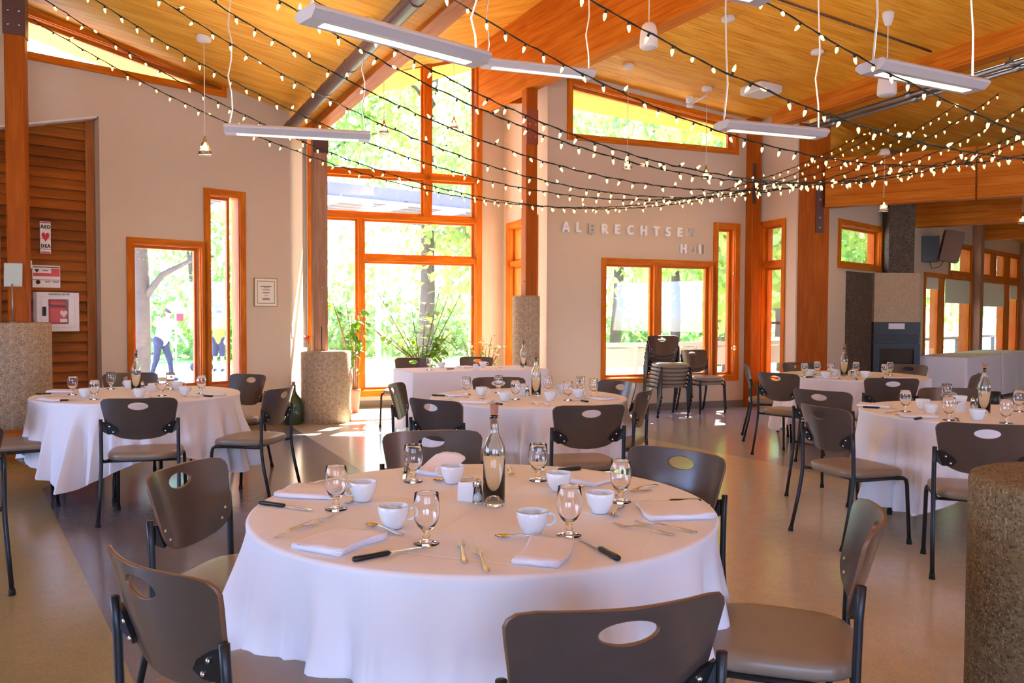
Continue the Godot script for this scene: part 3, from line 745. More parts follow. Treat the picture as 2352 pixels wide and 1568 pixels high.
func build_outside() -> void:
	build_people()
	var g := structure("ground", Vector3.ZERO, 0.0, "pale paving and lawn outside the hall")
	part("paving", box_mesh(V(-40, -0.4, 24.5), V(60, -0.12, -30)), M.paving, g)
	part("paving", box_mesh(V(9.0, -0.4, 60), V(90, -0.12, 24.5)), M.paving, g)
	part("lawn", box_mesh(V(-70, -0.4, 60), V(9.0, -0.12, 24.5)), M.grass, g)
	var T := Color(0.95, 1.0, 0.9)
	var D := Color(0.62, 0.85, 0.72)
	tree(-6.27, 13.9, 7.5, Vector3(3.2, 1.7, 2.4), 4.6, 0.16, Vector2(0.1, 0), 2600, 0.17, T, "tree with a stout grey trunk filling the left window", [[Vector3(0.05, 1.7, 0), Vector3(0.45, 2.15, 0.1), Vector3(0.95, 2.4, 0.1), Vector3(1.3, 2.45, 0.1)]])
	var n := 0
	var where := ["behind the walkers, seen at the right of the left window", "far left beyond the left window", "left of the tall window behind the walkway roof", "in the middle of the tall window", "at the right of the tall window", "between the tall window and the lettering wall", "left in the two-pane window", "in the middle of the two-pane window", "with a pale trunk at the right of the two-pane window", "behind the tall narrow window", "behind the narrow side window", "behind the high window left of the chimney", "behind the alcove windows", "far right beyond the alcove windows"]
	for t in [[-10.2, 27.0, 9.5, D, 0.2], [-16.5, 25.0, 9.0, T, 0.2], [-6.0, 25.5, 10.5, D, 0.22], [-2.6, 24.5, 10.5, T, 0.26], [0.3, 27.5, 11.0, D, 0.22], [3.2, 26.0, 10.0, T, 0.2], [3.9, 20.0, 7.6, D, 0.13], [6.2, 25.0, 8.0, T, 0.15], [4.6, 17.6, 7.5, T, 0.15], [7.4, 22.5, 9.0, D, 0.2], [8.6, 19.0, 8.0, T, 0.2], [10.5, 24.0, 8.5, D, 0.22], [21.0, 44.0, 6.0, T, 0.25], [34.0, 46.0, 6.0, D, 0.25]]:
		tree(t[0], t[1], t[2], Vector3(2.9, t[2] * 0.42, 2.6), t[2] * 0.56, t[4], Vector2(rng.randf_range(-0.8, 0.8), rng.randf_range(-0.4, 0.4)), 3000, 0.24, t[3], "leafy tree " + where[n])
		n += 1
	# low hedge and bushes that close the view under the crowns
	for k in 9:
		var x := -17.0 + k * 3.6
		var o := thing("bush", V(x, -0.12, 30.0 + 2.0 * sin(k * 2.1)), 0.0, "low shrub in the far hedge, number %s from the left" % ["one", "two", "three", "four", "five", "six", "seven", "eight", "nine", "ten", "eleven"][k], "bush", "shrubs of the far hedge")
		var mm := MultiMesh.new()
		mm.transform_format = MultiMesh.TRANSFORM_3D
		mm.use_colors = true
		mm.mesh = leaf_mesh(0.32, 0.22)
		mm.instance_count = 1300
		for i in 1300:
			var v := Vector3(rng.randfn() * 1.1, absf(rng.randfn()) * 1.6, rng.randfn() * 0.8)
			mm.set_instance_transform(i, Transform3D(Basis.from_euler(Vector3(rng.randf() * TAU, rng.randf() * TAU, 0)), v))
			mm.set_instance_color(i, Color(0.8, 1.0, 0.8) * rng.randf_range(0.6, 1.0))
		var fo := MultiMeshInstance3D.new()
		fo.name = "foliage"
		fo.multimesh = mm
		fo.material_override = M.leaf
		fo.set_meta("kind", "stuff")
		o.add_child(fo)
	# covered walkway beyond the tall window
	var w := thing("walkway_roof", V(-4.2, 0, 17.6), deg_to_rad(38.0), "grey slatted walkway roof beyond the tall window", "canopy")
	part("fascia", box_mesh(Vector3(-3, 3.92, -0.06), Vector3(8, 4.22, 0)), M.walk_grey, w)
	part("gutter", box_mesh(Vector3(-3, 3.86, -0.05), Vector3(8, 3.92, 0.05)), M.white_paint, w)
	for k in 26:
		part("slat", box_mesh(Vector3(-3, 3.98, -0.32 - k * 0.16), Vector3(8, 4.02, -0.2 - k * 0.16)), M.walk_brown if k % 3 else M.walk_grey, w)
	for k in 7:
		part("rafter", box_mesh(Vector3(-2.6 + k * 1.6, 3.82, -4.4), Vector3(-2.5 + k * 1.6, 3.97, 0)), M.white_paint, w)
	for k in 4:
		part("post", box_mesh(Vector3(-2.6 + k * 3.2, -0.12, -4.3), Vector3(-2.48 + k * 3.2, 3.82, -4.18)), M.white_paint, w)
	# low rail seen through the right-hand windows
	var r := thing("deck_rail", V(3.0, -0.12, 15.6), deg_to_rad(28.0), "pale rail of the deck outside the two-pane window", "railing")
	part("top_rail", box_mesh(Vector3(-2.5, 0.92, -0.07), Vector3(5.5, 1.0, 0.07)), M.walk_tan, r)
	part("kick_board", box_mesh(Vector3(-2.5, 0.55, -0.02), Vector3(5.5, 0.9, 0.02)), M.walk_tan, r)
	for k in 6: part("baluster_post", box_mesh(Vector3(-2.4 + k * 1.5, 0, -0.05), Vector3(-2.3 + k * 1.5, 0.95, 0.05)), M.walk_tan, r)
	var r2 := thing("deck_rail", V(10.5, -0.12, 19.4), deg_to_rad(45.0), "dark rail of the terrace outside the alcove windows", "railing")
	for y in [0.25, 0.55, 0.98]: part("rail", box_mesh(Vector3(-3, y, -0.03), Vector3(9, y + 0.06, 0.03)), M.walk_grey, r2)
	for k in 9: part("rail_post", box_mesh(Vector3(-3 + k * 1.4, 0, -0.04), Vector3(-2.92 + k * 1.4, 1.0, 0.04)), M.walk_grey, r2)

# ---------------------------------------------------------------- people outside, one continuous surface each
func cap_dist(p: Vector3, a: Vector3, b: Vector3, ra: float, rb: float) -> float:
	var ab := b - a
	var t := clampf((p - a).dot(ab) / maxf(ab.length_squared(), 1e-6), 0.0, 1.0)
	return (p - a - ab * t).length() - lerpf(ra, rb, t)

func body_mesh(bones: Array, cell: float, k := 0.03) -> ArrayMesh:
	var lo := Vector3.ONE * 1e9; var hi := -lo
	for b in bones:
		for i in 2:
			var r: Vector3 = Vector3.ONE * (b[2 + i] + 0.05)
			lo = lo.min(b[i] - r); hi = hi.max(b[i] + r)
	var n := Vector3i(((hi - lo) / cell).ceil()) + Vector3i.ONE
	var f := PackedFloat32Array()
	f.resize(n.x * n.y * n.z)
	f.fill(1.0)
	for b in bones:
		var r: float = maxf(b[2], b[3]) + 0.06
		var l := Vector3i(((b[0].min(b[1]) - Vector3.ONE * r - lo) / cell).floor()).clamp(Vector3i.ZERO, n - Vector3i.ONE)
		var u := Vector3i(((b[0].max(b[1]) + Vector3.ONE * r - lo) / cell).ceil()).clamp(Vector3i.ZERO, n - Vector3i.ONE)
		for z in range(l.z, u.z + 1):
			for y in range(l.y, u.y + 1):
				for x in range(l.x, u.x + 1):
					var i := (z * n.y + y) * n.x + x
					var d := cap_dist(lo + Vector3(x, y, z) * cell, b[0], b[1], b[2], b[3])
					var h := maxf(k - absf(f[i] - d), 0.0) / k
					f[i] = minf(f[i], d) - h * h * k * 0.25
	var st := begin()
	var at := {}
	var sx := 1; var sy := n.x; var sz := n.x * n.y
	for z in n.z - 1:
		for y in n.y - 1:
			for x in n.x - 1:
				var i := z * sz + y * sy + x
				var inside := 0
				var sum := Vector3.ZERO
				var cnt := 0
				var v := [f[i], f[i + sx], f[i + sy], f[i + sx + sy], f[i + sz], f[i + sx + sz], f[i + sy + sz], f[i + sx + sy + sz]]
				for q in 8: if v[q] < 0.0: inside += 1
				if inside == 0 or inside == 8: continue
				for e in [[0, 1], [2, 3], [4, 5], [6, 7], [0, 2], [1, 3], [4, 6], [5, 7], [0, 4], [1, 5], [2, 6], [3, 7]]:
					if (v[e[0]] < 0.0) != (v[e[1]] < 0.0):
						var t: float = v[e[0]] / (v[e[0]] - v[e[1]])
						var pa := Vector3(e[0] & 1, (e[0] >> 1) & 1, (e[0] >> 2) & 1); var pb := Vector3(e[1] & 1, (e[1] >> 1) & 1, (e[1] >> 2) & 1)
						sum += pa.lerp(pb, t); cnt += 1
				at[i] = lo + (Vector3(x, y, z) + sum / cnt) * cell
	for i in at:
		for ax in [[sx, sy, sz], [sy, sz, sx], [sz, sx, sy]]:
			var a: float = f[i]; var b: float = f[i + ax[0]]
			if (a < 0.0) == (b < 0.0): continue
			var j0: int = i - ax[1] - ax[2]; var j1: int = i - ax[2]; var j3: int = i - ax[1]
			if not (at.has(j0) and at.has(j1) and at.has(j3)): continue
			if a < 0.0: quad(st, at[j3], at[j0], at[j1], at[i])
			else: quad(st, at[i], at[j1], at[j0], at[j3])
	return done(st)

func person(at: Vector3, turn: float, height: float, lean: float, top: Material, legs: Material, shorts: bool, cap_mat: Material, label: String, stride: float) -> void:
	var o := thing("person", at, turn, label, "person")
	var s := height / 1.75
	var hip := Vector3(0, 0.93, 0)
	var up := Vector3(0, cos(lean), sin(lean))
	var chest := hip + up * 0.38
	var neck := hip + up * 0.56
	var head := neck + up * 0.17 + Vector3(0, 0.0, 0.02)
	var skin := [[neck - up * 0.03, neck + up * 0.06, 0.055, 0.05], [head - up * 0.03, head + up * 0.035, 0.078, 0.095], [head + Vector3(0, -0.01, 0.085), head + Vector3(0, -0.035, 0.1), 0.014, 0.018]]
	var cloth := [[hip, chest, 0.155, 0.165], [chest - Vector3(0.12, 0, 0), chest + Vector3(0.12, 0, 0), 0.12, 0.12], [chest, neck - up * 0.03, 0.12, 0.06]]
	var leg := [[hip + Vector3(-0.08, -0.02, 0), hip + Vector3(0.08, -0.02, 0), 0.135, 0.135]]
	var shoes := []
	for q in [-1.0, 1.0]:
		var sh := chest + Vector3(q * 0.19, 0.07, 0)
		var el := sh + Vector3(q * 0.07, -0.27, 0.06 + lean * 0.3)
		var wr := el + Vector3(-q * 0.04, -0.19, 0.15 + lean * 0.2)
		cloth.append([sh, sh.lerp(el, 0.75), 0.062, 0.052])
		skin.append([sh.lerp(el, 0.7), el, 0.043, 0.038])
		skin.append([el, wr, 0.038, 0.028])
		skin.append([wr, wr + Vector3(0, -0.05, 0.03), 0.03, 0.034])
		for j in 4: skin.append([wr + Vector3((j - 1.5) * 0.018, -0.06, 0.035), wr + Vector3((j - 1.5) * 0.02, -0.125, 0.045 - absf(j - 1.5) * 0.006), 0.009, 0.008])
		skin.append([wr + Vector3(-q * 0.025, -0.03, 0.03), wr + Vector3(-q * 0.045, -0.075, 0.06), 0.01, 0.009])
		var kn := Vector3(q * 0.1, 0.5, 0.05 + q * stride * 0.5)
		var an := Vector3(q * 0.11, 0.09, q * stride)
		leg.append([hip + Vector3(q * 0.09, -0.06, 0), kn, 0.095, 0.082 if shorts else 0.068])
		if shorts: skin.append([kn + Vector3(0, 0.06, 0), kn, 0.056, 0.052])
		(skin if shorts else leg).append([kn, an, 0.058, 0.038 if shorts else 0.05])
		shoes.append([an + Vector3(0, -0.05, -0.04), an + Vector3(0, -0.055, 0.14), 0.045, 0.036])
	for set_ in [["body", skin, M.skin, 0.014], ["shirt", cloth, top, 0.018], ["shorts" if shorts else "trousers", leg, legs, 0.018], ["shoes", shoes, M.black, 0.016]]:
		for b in set_[1]:
			b[0] = b[0] * s; b[1] = b[1] * s; b[2] = b[2] * s; b[3] = b[3] * s
		part(set_[0], body_mesh(set_[1], set_[3], 0.03), set_[2], o)
	var hb := Basis(Vector3.RIGHT, lean)
	part("cap", lathe_mesh([Vector2(0.104, 0.0), Vector2(0.103, 0.04), Vector2(0.08, 0.085), Vector2(0.04, 0.105), Vector2(0, 0.11)], 16), cap_mat, o, Transform3D(hb.scaled(Vector3.ONE * s), (head + up * 0.035) * s))
	part("cap_brim", box_mesh(Vector3(-0.06, 0.0, 0.08), Vector3(0.06, 0.012, 0.17)), cap_mat, o, Transform3D(hb.scaled(Vector3.ONE * s), (head + up * 0.035) * s))
	part("hair", lathe_mesh([Vector2(0.1, -0.07), Vector2(0.105, -0.02), Vector2(0.103, 0.02)], 16), M.hair, o, Transform3D(hb.scaled(Vector3(s, s, s * 0.92)), (head + up * 0.03 - Vector3(0, 0, 0.02)) * s))

func build_people() -> void:
	M.hair = mat(rgb(52, 38, 28), 0.7)
	person(V(-7.85, -0.12, 18.5), deg_to_rad(70.0), 1.7, 0.35, M.white_cloth, M.navy_cloth, false, M.white_cloth, "person in white cap and shirt with dark trousers, bending forward outside", 0.2)
	person(V(-7.66, -0.12, 21.6), deg_to_rad(10.0), 1.56, 0.0, M.yellow_cloth, M.navy_cloth, true, M.black, "person in yellow shirt and dark shorts standing outside the left wall", 0.02)
	var b := thing("duffel_bag", V(-8.15, -0.12, 21.7), 0.3, "dark blue bag on the ground beside the person in yellow", "bag")
	part("body", body_mesh([[Vector3(-0.17, 0.1, 0), Vector3(0.17, 0.1, 0), 0.12, 0.12]], 0.025), M.navy_cloth, b)
	part("handle", tube_mesh([Vector3(-0.1, 0.2, 0), Vector3(-0.05, 0.3, 0), Vector3(0.05, 0.3, 0), Vector3(0.1, 0.2, 0)], 0.012, 6), M.black, b)
	var u := thing("sunshade", V(-8.25, -0.12, 20.3), 0.0, "small white sunshade with red flaps behind the walking person", "sunshade")
	part("pole", tube_mesh([Vector3(0, 0, 0), Vector3(0, 1.75, 0)], 0.02, 8), M.white_paint, u)
	part("canopy", lathe_mesh([Vector2(0.24, 1.5), Vector2(0.22, 1.62), Vector2(0.14, 1.76), Vector2(0, 1.82)], 16), M.white_cloth, u)
	for q in [-0.16, 0.14]: part("flap", box_mesh(Vector3(q - 0.07, 1.32, 0.1), Vector3(q + 0.09, 1.5, 0.13)), M.red_cloth, u)

# ---------------------------------------------------------------- lamps
func build_lamps() -> void:
	# linear pendants: housing, glowing lens, two cords
	var sec := PackedVector2Array([Vector2(-0.07, 0), Vector2(0.07, 0), Vector2(0.112, 0.036), Vector2(0.112, 0.05), Vector2(0.09, 0.068), Vector2(-0.09, 0.068), Vector2(-0.112, 0.05), Vector2(-0.112, 0.036)])
	var list := [
		[-1.08, 4.34, -0.2, 5.11, "nearest long grey linear lamp over the front table"], [-0.29, 7.99, 0.79, 8.37, "linear lamp just behind the nearest one", 3.75],
		[-2.43, 7.03, -1.26, 7.32, "linear lamp hanging left in front of the left wall"], [1.70, 6.81, 2.64, 7.14, "linear lamp hanging near the lettering wall's right end"],
		[2.22, 5.2, 3.13, 5.66, "linear lamp at the upper right in front of the conduits"], [0.17, 3.58, 1.24, 4.06, "linear lamp cut off by the top edge of the picture"]]
	for f in list:
		var fh: float = f[5] if f.size() > 5 else 2.9
		var a := V(f[0], fh, f[1]); var b := V(f[2], fh, f[3])
		var c := (a + b) * 0.5
		var l := (b - a).length()
		var dv := (b - a).normalized()
		var o := thing("linear_pendant_lamp", c, atan2(-dv.z, dv.x), f[4], "lamp", "grey linear pendant lamps")
		var st := begin(true)
		prism(st, sec, Transform3D(Basis(Vector3(0, 0, 1), Vector3(0, 1, 0), Vector3(-1, 0, 0)), Vector3(l * 0.5, 0, 0)), l)
		part("housing", done(st), M.fixture, o)
		part("lamp_lens", box_mesh(Vector3(-l * 0.42, -0.004, -0.034), Vector3(l * 0.42, 0.002, 0.034)), M.lens, o)
		part("lamp_uplight", box_mesh(Vector3(-l * 0.42, 0.066, -0.05), Vector3(l * 0.42, 0.072, 0.05)), M.lens, o)
		for q in [-1.0, 1.0]:
			var e: Vector3 = c + dv * l * 0.46 * q
			var top := roof_at(e.x, -e.z) - fh
			var pts := []
			for i in 9: pts.append(Vector3(l * 0.46 * q + 0.018 * sin(i * 1.9 + q), lerpf(0.066, top, i / 8.0), 0.012 * sin(i * 2.7)))
			part("cord", tube_mesh(pts, 0.007, 6), M.cable, o)
		for q in [[-0.012, PI / 2 * -1.0, LIN_DOWN], [0.085, PI / 2, LIN_UP]]:
			var li := AreaLight3D.new()
			li.name = "lamp_light"
			li.area_size = Vector2(l * 0.84, 0.07)
			li.light_color = rgb(255, 240, 218)
			li.light_energy = q[2]
			li.shadow_enabled = true
			li.position = Vector3(0, q[0], 0)
			li.rotation.x = q[1]
			li.set("area_range", 14.0)
			o.add_child(li, true)
	# small cone pendants
	var cones := [
		[-3.05, 8.25, 2.95, "cone pendant lamp in front of the left wall"], [-1.70, 11.0, 3.76, "cone pendant against the upper left of the tall window"], [-0.835, 11.8, 4.0, "cone pendant against the upper right of the tall window"],
		[1.51, 10.95, 3.30, "cone pendant in front of the lettering wall, left one"], [2.66, 11.45, 3.26, "cone pendant in front of the lettering wall, right one"],
		[5.10, 11.42, 2.82, "cone pendant in front of the low beam"], [8.35, 13.6, 2.9, "cone pendant at the right edge of the picture"]]
	for c in cones:
		var o := thing("cone_pendant_lamp", V(c[0], c[2], c[1]), 0.0, c[3], "lamp", "small cone pendant lamps")
		var top := roof_at(c[0], c[1]) - c[2] as float
		if c[0] > 4.5: top = 3.64 - c[2]
		part("lamp_shade", lathe_mesh([Vector2(0.064, 0.028), Vector2(0.03, 0.12), Vector2(0.022, 0.125), Vector2(0.052, 0.03)], 20), M.lamp_glass, o)
		part("band", lathe_mesh([Vector2(0.062, 0.0), Vector2(0.067, 0.03), Vector2(0.062, 0.034), Vector2(0.057, 0.03), Vector2(0.053, 0.002), Vector2(0.062, 0.0)], 20), M.steel, o)
		part("socket", lathe_mesh([Vector2(0.022, 0.115), Vector2(0.012, 0.17), Vector2(0.004, 0.19), Vector2(0, 0.19)], 14), M.steel, o)
		part("lamp_bulb", lathe_mesh([Vector2(0, 0.012), Vector2(0.05, 0.014), Vector2(0.05, 0.02), Vector2(0.026, 0.06), Vector2(0.018, 0.1), Vector2(0, 0.105)], 16), M.lamp_glow, o)
		part("rod", tube_mesh([Vector3(0, 0.18, 0), Vector3(0, top - 0.02, 0)], 0.0045, 6), M.cable, o)
		part("canopy", lathe_mesh([Vector2(0, top - 0.05), Vector2(0.068, top - 0.045), Vector2(0.072, top - 0.012), Vector2(0.05, top + 0.03), Vector2(0, top + 0.03)], 20), M.white_paint, o)
		if c[0] > 4.5: part("arm", box_mesh(Vector3(-0.01, top - 0.02, -0.22), Vector3(0.05, top, 0.02)), M.white_paint, o)
		var li := OmniLight3D.new()
		li.name = "lamp_light"
		li.light_color = rgb(255, 208, 140)
		li.light_energy = CONE
		li.light_size = 0.03
		li.omni_range = 12.0
		li.omni_attenuation = 2.0
		li.shadow_enabled = true
		li.position = Vector3(0, 0.04, 0)
		o.add_child(li)
	# bare ceiling roses
	for c in [[-1.2, 7.02, "left bay ceiling above the nearest linear lamp"], [2.35, 9.16, "right bay ceiling near the ridge beam"], [3.55, 9.76, "right bay ceiling above the right linear lamps"], [-0.9, 11.6, "middle bay ceiling above the tall window"]]:
		var h := roof_at(c[0], c[1])
		var o := thing("ceiling_rose", V(c[0], h - 0.05, c[1]), 0.0, "round white ceiling rose on the " + c[2], "ceiling rose", "round ceiling roses")
		part("cover", lathe_mesh([Vector2(0, 0.0), Vector2(0.07, 0.004), Vector2(0.075, 0.03), Vector2(0.04, 0.085), Vector2(0, 0.085)], 20), M.white_paint, o)
		part("base", lathe_mesh([Vector2(0.05, 0.035), Vector2(0.06, 0.04), Vector2(0.06, 0.075), Vector2(0, 0.08)], 16), M.brown_steel, o)
	# pendant loudspeakers
	for c in [[1.41, 8.7, 4.16, "bullet-shaped white speaker hanging beside the ridge beam"], [3.86, 8.62, 3.66, "bullet-shaped white speaker hanging behind the right linear lamp"]]:
		var o := thing("pendant_speaker", V(c[0], c[2], c[1]), 0.0, c[3], "speaker", "bullet-shaped pendant speakers")
		var top := roof_at(c[0], c[1]) - c[2] as float
		part("housing", lathe_mesh([Vector2(0, 0.0), Vector2(0.082, 0.0), Vector2(0.095, 0.01), Vector2(0.096, 0.06), Vector2(0.088, 0.16), Vector2(0.07, 0.23), Vector2(0.045, 0.255), Vector2(0, 0.26)], 24), M.white_paint, o)
		part("grille", lathe_mesh([Vector2(0, -0.004), Vector2(0.078, -0.004), Vector2(0.082, 0.002)], 24), M.fixture, o)
		part("cable", tube_mesh([Vector3(0, 0.25, 0), Vector3(0, top, 0)], 0.006, 6), M.cable, o)
		part("cup", lathe_mesh([Vector2(0, top - 0.13), Vector2(0.03, top - 0.125), Vector2(0.055, top - 0.05), Vector2(0.06, top + 0.02), Vector2(0, top + 0.02)], 18), M.white_paint, o)
	var ap := thing("ceiling_box", V(3.31, 4.33, 11.14), 0.5, "square white box mounted on the right bay ceiling", "box")
	var bst := begin(true)
	cbox(bst, Transform3D(Basis(), Vector3(0, 0.06, 0)), Vector3(0.4, 0.12, 0.4), 0.02)
	part("cover", done(bst), M.white_paint, ap)
	part("mount", box_mesh(Vector3(-0.12, 0.11, -0.12), Vector3(0.12, 0.16, 0.12)), M.fixture, ap)
	var sp := thing("swivel_spotlight", V(2.53, 4.36, 11.92), 0.0, "white swivel fitting with a disc above the slanting clerestory", "fitting")
	part("disc", lathe_mesh([Vector2(0, 0.0), Vector2(0.05, 0.0), Vector2(0.055, 0.03), Vector2(0, 0.04)], 16), M.white_paint, sp)
	part("arm", tube_mesh([Vector3(0, 0.03, 0), Vector3(0.16, 0.08, 0.3)], 0.014, 8), M.white_paint, sp)
	part("mount", lathe_mesh([Vector2(0, 0.05), Vector2(0.06, 0.06), Vector2(0.06, 0.16), Vector2(0, 0.16)], 16), M.white_paint, sp)
	for q in [[-1.9, 9.9, 0.6, 5.2, "dark conduit line on the left bay ceiling"], [2.0, 8.3, 4.7, 9.4, "dark conduit line on the right bay ceiling"]]:
		var o := thing("ceiling_conduit", Vector3.ZERO, 0.0, q[4], "conduit")
		var pts := []
		for i in 9:
			var t := i / 8.0
			var x := lerpf(q[0], q[2], t); var d := lerpf(q[1], q[3], t)
			pts.append(V(x, roof_at(x, d) - 0.012, d))
		part("pipe", tube_mesh(pts, 0.01, 6), M.brown_pipe, o)
	build_strings()

# ---------------------------------------------------------------- strings of small cone bulbs: offset, left height, right height, sag
func build_strings() -> void:
	var bulb := lathe_mesh([Vector2(0, -0.042), Vector2(0.0035, -0.040), Vector2(0.0085, -0.028), Vector2(0.0115, -0.014), Vector2(0.0098, -0.003), Vector2(0.0075, 0.0)], 10)
	var say := ["farthest", "second farthest", "third farthest", "fourth farthest", "fifth farthest", "fifth nearest", "fourth nearest", "third nearest", "second nearest", "nearest"]
	var n := 0
	for q in [
		[-4.75, 8.279, 10.99, 4.277, 4.243, 1.537], [-4.578, 7.842, 10.99, 4.445, 4.268, 1.699], [-4.23, 6.958, 10.99, 4.49, 4.276, 1.738], [-3.981, 6.326, 10.99, 4.723, 4.313, 1.927], [-3.688, 5.582, 10.99, 4.687, 4.281, 1.93],
		[-3.41, 4.875, 10.99, 4.732, 4.269, 1.987], [-3.33, 4.671, 10.99, 4.881, 4.294, 2.095], [-3.276, 4.156, 12.089, 5.451, 4.636, 2.446], [-3.073, 3.261, 13.188, 5.406, 4.72, 2.554], [-3.72, 2.819, 19.233, 6.452, 5.851, 3.738]]:
		var o := thing("string_lights", Vector3.ZERO, 0.0, "%s of the ten strings of warm fairy lights across the hall" % say[n], "string lights", "strings of fairy lights")
		var pts := []
		var steps := 190
		for i in steps + 1:
			var w := i / float(steps)
			var t: float = w * q[2]
			var x: float = q[0] + 0.93 * t
			var d: float = q[1] + 0.366 * t
			var h: float = lerpf(q[3], q[4], w) - 4.0 * q[5] * w * (1.0 - w)
			if h > roof_at(x, d) - 0.01: continue
			pts.append(V(x + rng.randf_range(-0.004, 0.004), h + rng.randf_range(-0.004, 0.004), d + rng.randf_range(-0.004, 0.004)))
		var st := begin()
		tube(st, pts, 0.0042, 5)
		for s in [0.0]:
			var tw := []
			for i in pts.size(): tw.append(pts[i] + Vector3(0, cos(i * 1.3) * 0.006, sin(i * 1.3) * 0.006))
			tube(st, tw, 0.003, 4)
		var run := 0.0
		var next := 0.06
		var spots := []
		for i in pts.size() - 1:
			var l: float = (pts[i + 1] - pts[i]).length()
			while next <= run + l:
				spots.append(pts[i].lerp(pts[i + 1], (next - run) / l))
				next += rng.randf_range(0.135, 0.165)
			run += l
		for p in spots:
			var tilt := Basis(Vector3.UP, rng.randf() * TAU) * Basis(Vector3.RIGHT, rng.randf_range(0.1, 0.75) if rng.randf() < 0.86 else rng.randf_range(1.6, 2.9))
			var at: Vector3 = p
			tube(st, [at, at + tilt * Vector3(0, -0.024, 0)], 0.0075, 6)
			part("bulb", bulb, M.bulb, o, Transform3D(tilt, at + tilt * Vector3(0, -0.022, 0)))
		part("cord", done(st), M.wire, o)
		if n in [6, 7]:
			var k: int = pts.size() * 3 / 5
			part("plug", tube_mesh([pts[k], pts[k].lerp(pts[k + 1], 1.0) ], 0.016, 8), M.wire, o)
		n += 1

# ---------------------------------------------------------------- stacking chair: faces +z, stands on y = 0
func back_z(x: float, y: float) -> float:
	return -0.205 - (y - 0.55) * 0.28 + x * x * 1.0

func back_mesh() -> ArrayMesh:
	var half := [Vector2(0, 0.83), Vector2(0.10, 0.831), Vector2(0.18, 0.83), Vector2(0.212, 0.826), Vector2(0.229, 0.814), Vector2(0.236, 0.795), Vector2(0.232, 0.765), Vector2(0.222, 0.71), Vector2(0.214, 0.66), Vector2(0.207, 0.628), Vector2(0.19, 0.602), Vector2(0.16, 0.579), Vector2(0.12, 0.563), Vector2(0.06, 0.553), Vector2(0, 0.55)]
	var line := half.duplicate()
	for i in range(half.size() - 2, 0, -1): line.append(Vector2(-half[i].x, half[i].y))
	var c := Vector2(0, 0.777)
	var n := 88
	var outer := []
	var inner := []
	for k in n:
		var a := TAU * k / n
		var dir := Vector2(sin(a), cos(a))
		var best := c
		for i in line.size():
			var hit = Geometry2D.segment_intersects_segment(c, c + dir * 0.6, line[i], line[(i + 1) % line.size()])
			if hit != null: best = hit
		outer.append(best)
		var e := 1.0 / sqrt(pow(dir.x / 0.062, 2) + pow(dir.y / 0.025, 2))
		inner.append(c + dir * e)
	var st := begin()
	var ring := func(f: float, z: float, k: int, shrink := 0.0) -> Vector3:
		var p: Vector2 = inner[k].lerp(outer[k], f)
		if shrink != 0.0: p += (inner[k] - outer[k]).normalized() * shrink
		return Vector3(p.x, p.y, back_z(p.x, p.y) + z)
	var fs := [0.0, 0.15, 0.3, 0.5, 0.7, 0.88, 1.0]
	for i in fs.size() - 1:
		var s0 := -0.003 if i == 0 else 0.0
		var s1 := 0.003 if i == fs.size() - 2 else 0.0
		for k in n:
			var m := (k + 1) % n
			quad(st, ring.call(fs[i], 0.006, k, s0), ring.call(fs[i + 1], 0.006, k, s1), ring.call(fs[i + 1], 0.006, m, s1), ring.call(fs[i], 0.006, m, s0))
			quad(st, ring.call(fs[i], -0.006, k, s0), ring.call(fs[i], -0.006, m, s0), ring.call(fs[i + 1], -0.006, m, s1), ring.call(fs[i + 1], -0.006, k, s1))
	st.generate_normals()
	var mesh := st.commit()
	var se := begin()
	for q in [[1.0, 1.0], [0.0, -1.0]]:
		for k in n:
			var m := (k + 1) % n
			var prof := [[0.006, 0.003 * q[1]], [0.0035, 0.0], [-0.0035, 0.0], [-0.006, 0.003 * q[1]]]
			for j in 3:
				var a: Vector3 = ring.call(q[0], prof[j][0], k, prof[j][1]); var b: Vector3 = ring.call(q[0], prof[j][0], m, prof[j][1])
				var d: Vector3 = ring.call(q[0], prof[j + 1][0], k, prof[j + 1][1]); var e: Vector3 = ring.call(q[0], prof[j + 1][0], m, prof[j + 1][1])
				if q[0] > 0.5: quad(se, a, d, e, b)
				else: quad(se, a, b, e, d)
	se.generate_normals()
	mesh = se.commit(mesh)
	mesh.surface_set_material(0, M.chair_brown)
	mesh.surface_set_material(1, M.chair_edge)
	return mesh

func seat_mesh() -> ArrayMesh:
	var st := begin()
	var prof := [[0.0, 0.412], [0.88, 0.412], [0.965, 0.416], [0.995, 0.428], [1.0, 0.44], [0.99, 0.452], [0.96, 0.461], [0.88, 0.468], [0.7, 0.472], [0.4, 0.474], [0.0, 0.474]]
	var n := 48
	var at := func(i: int, k: int) -> Vector3:
		var a := TAU * k / n
		var c := cos(a); var s := sin(a)
		var r := pow(pow(absf(c), 3.6) + pow(absf(s), 3.6), -1.0 / 3.6)
		var f: float = prof[i][0]
		var z := r * s * 0.228 * f
		var x := r * c * (0.228 + 0.006 * s) * f
		var y: float = prof[i][1] - 0.016 * pow(maxf(0.0, z / 0.228), 3.0) - (0.008 * (1.0 - minf(1.0, f * f)) if i > 6 else 0.0)
		return Vector3(x, y, z + 0.005)
	for i in prof.size() - 1:
		for k in n:
			var a: Vector3 = at.call(i, k); var b: Vector3 = at.call(i, k + 1); var c: Vector3 = at.call(i + 1, k + 1); var d: Vector3 = at.call(i + 1, k)
			if prof[i][0] > 0.0: tri(st, a, b, c)
			if prof[i + 1][0] > 0.0: tri(st, a, c, d)
	return done(st)

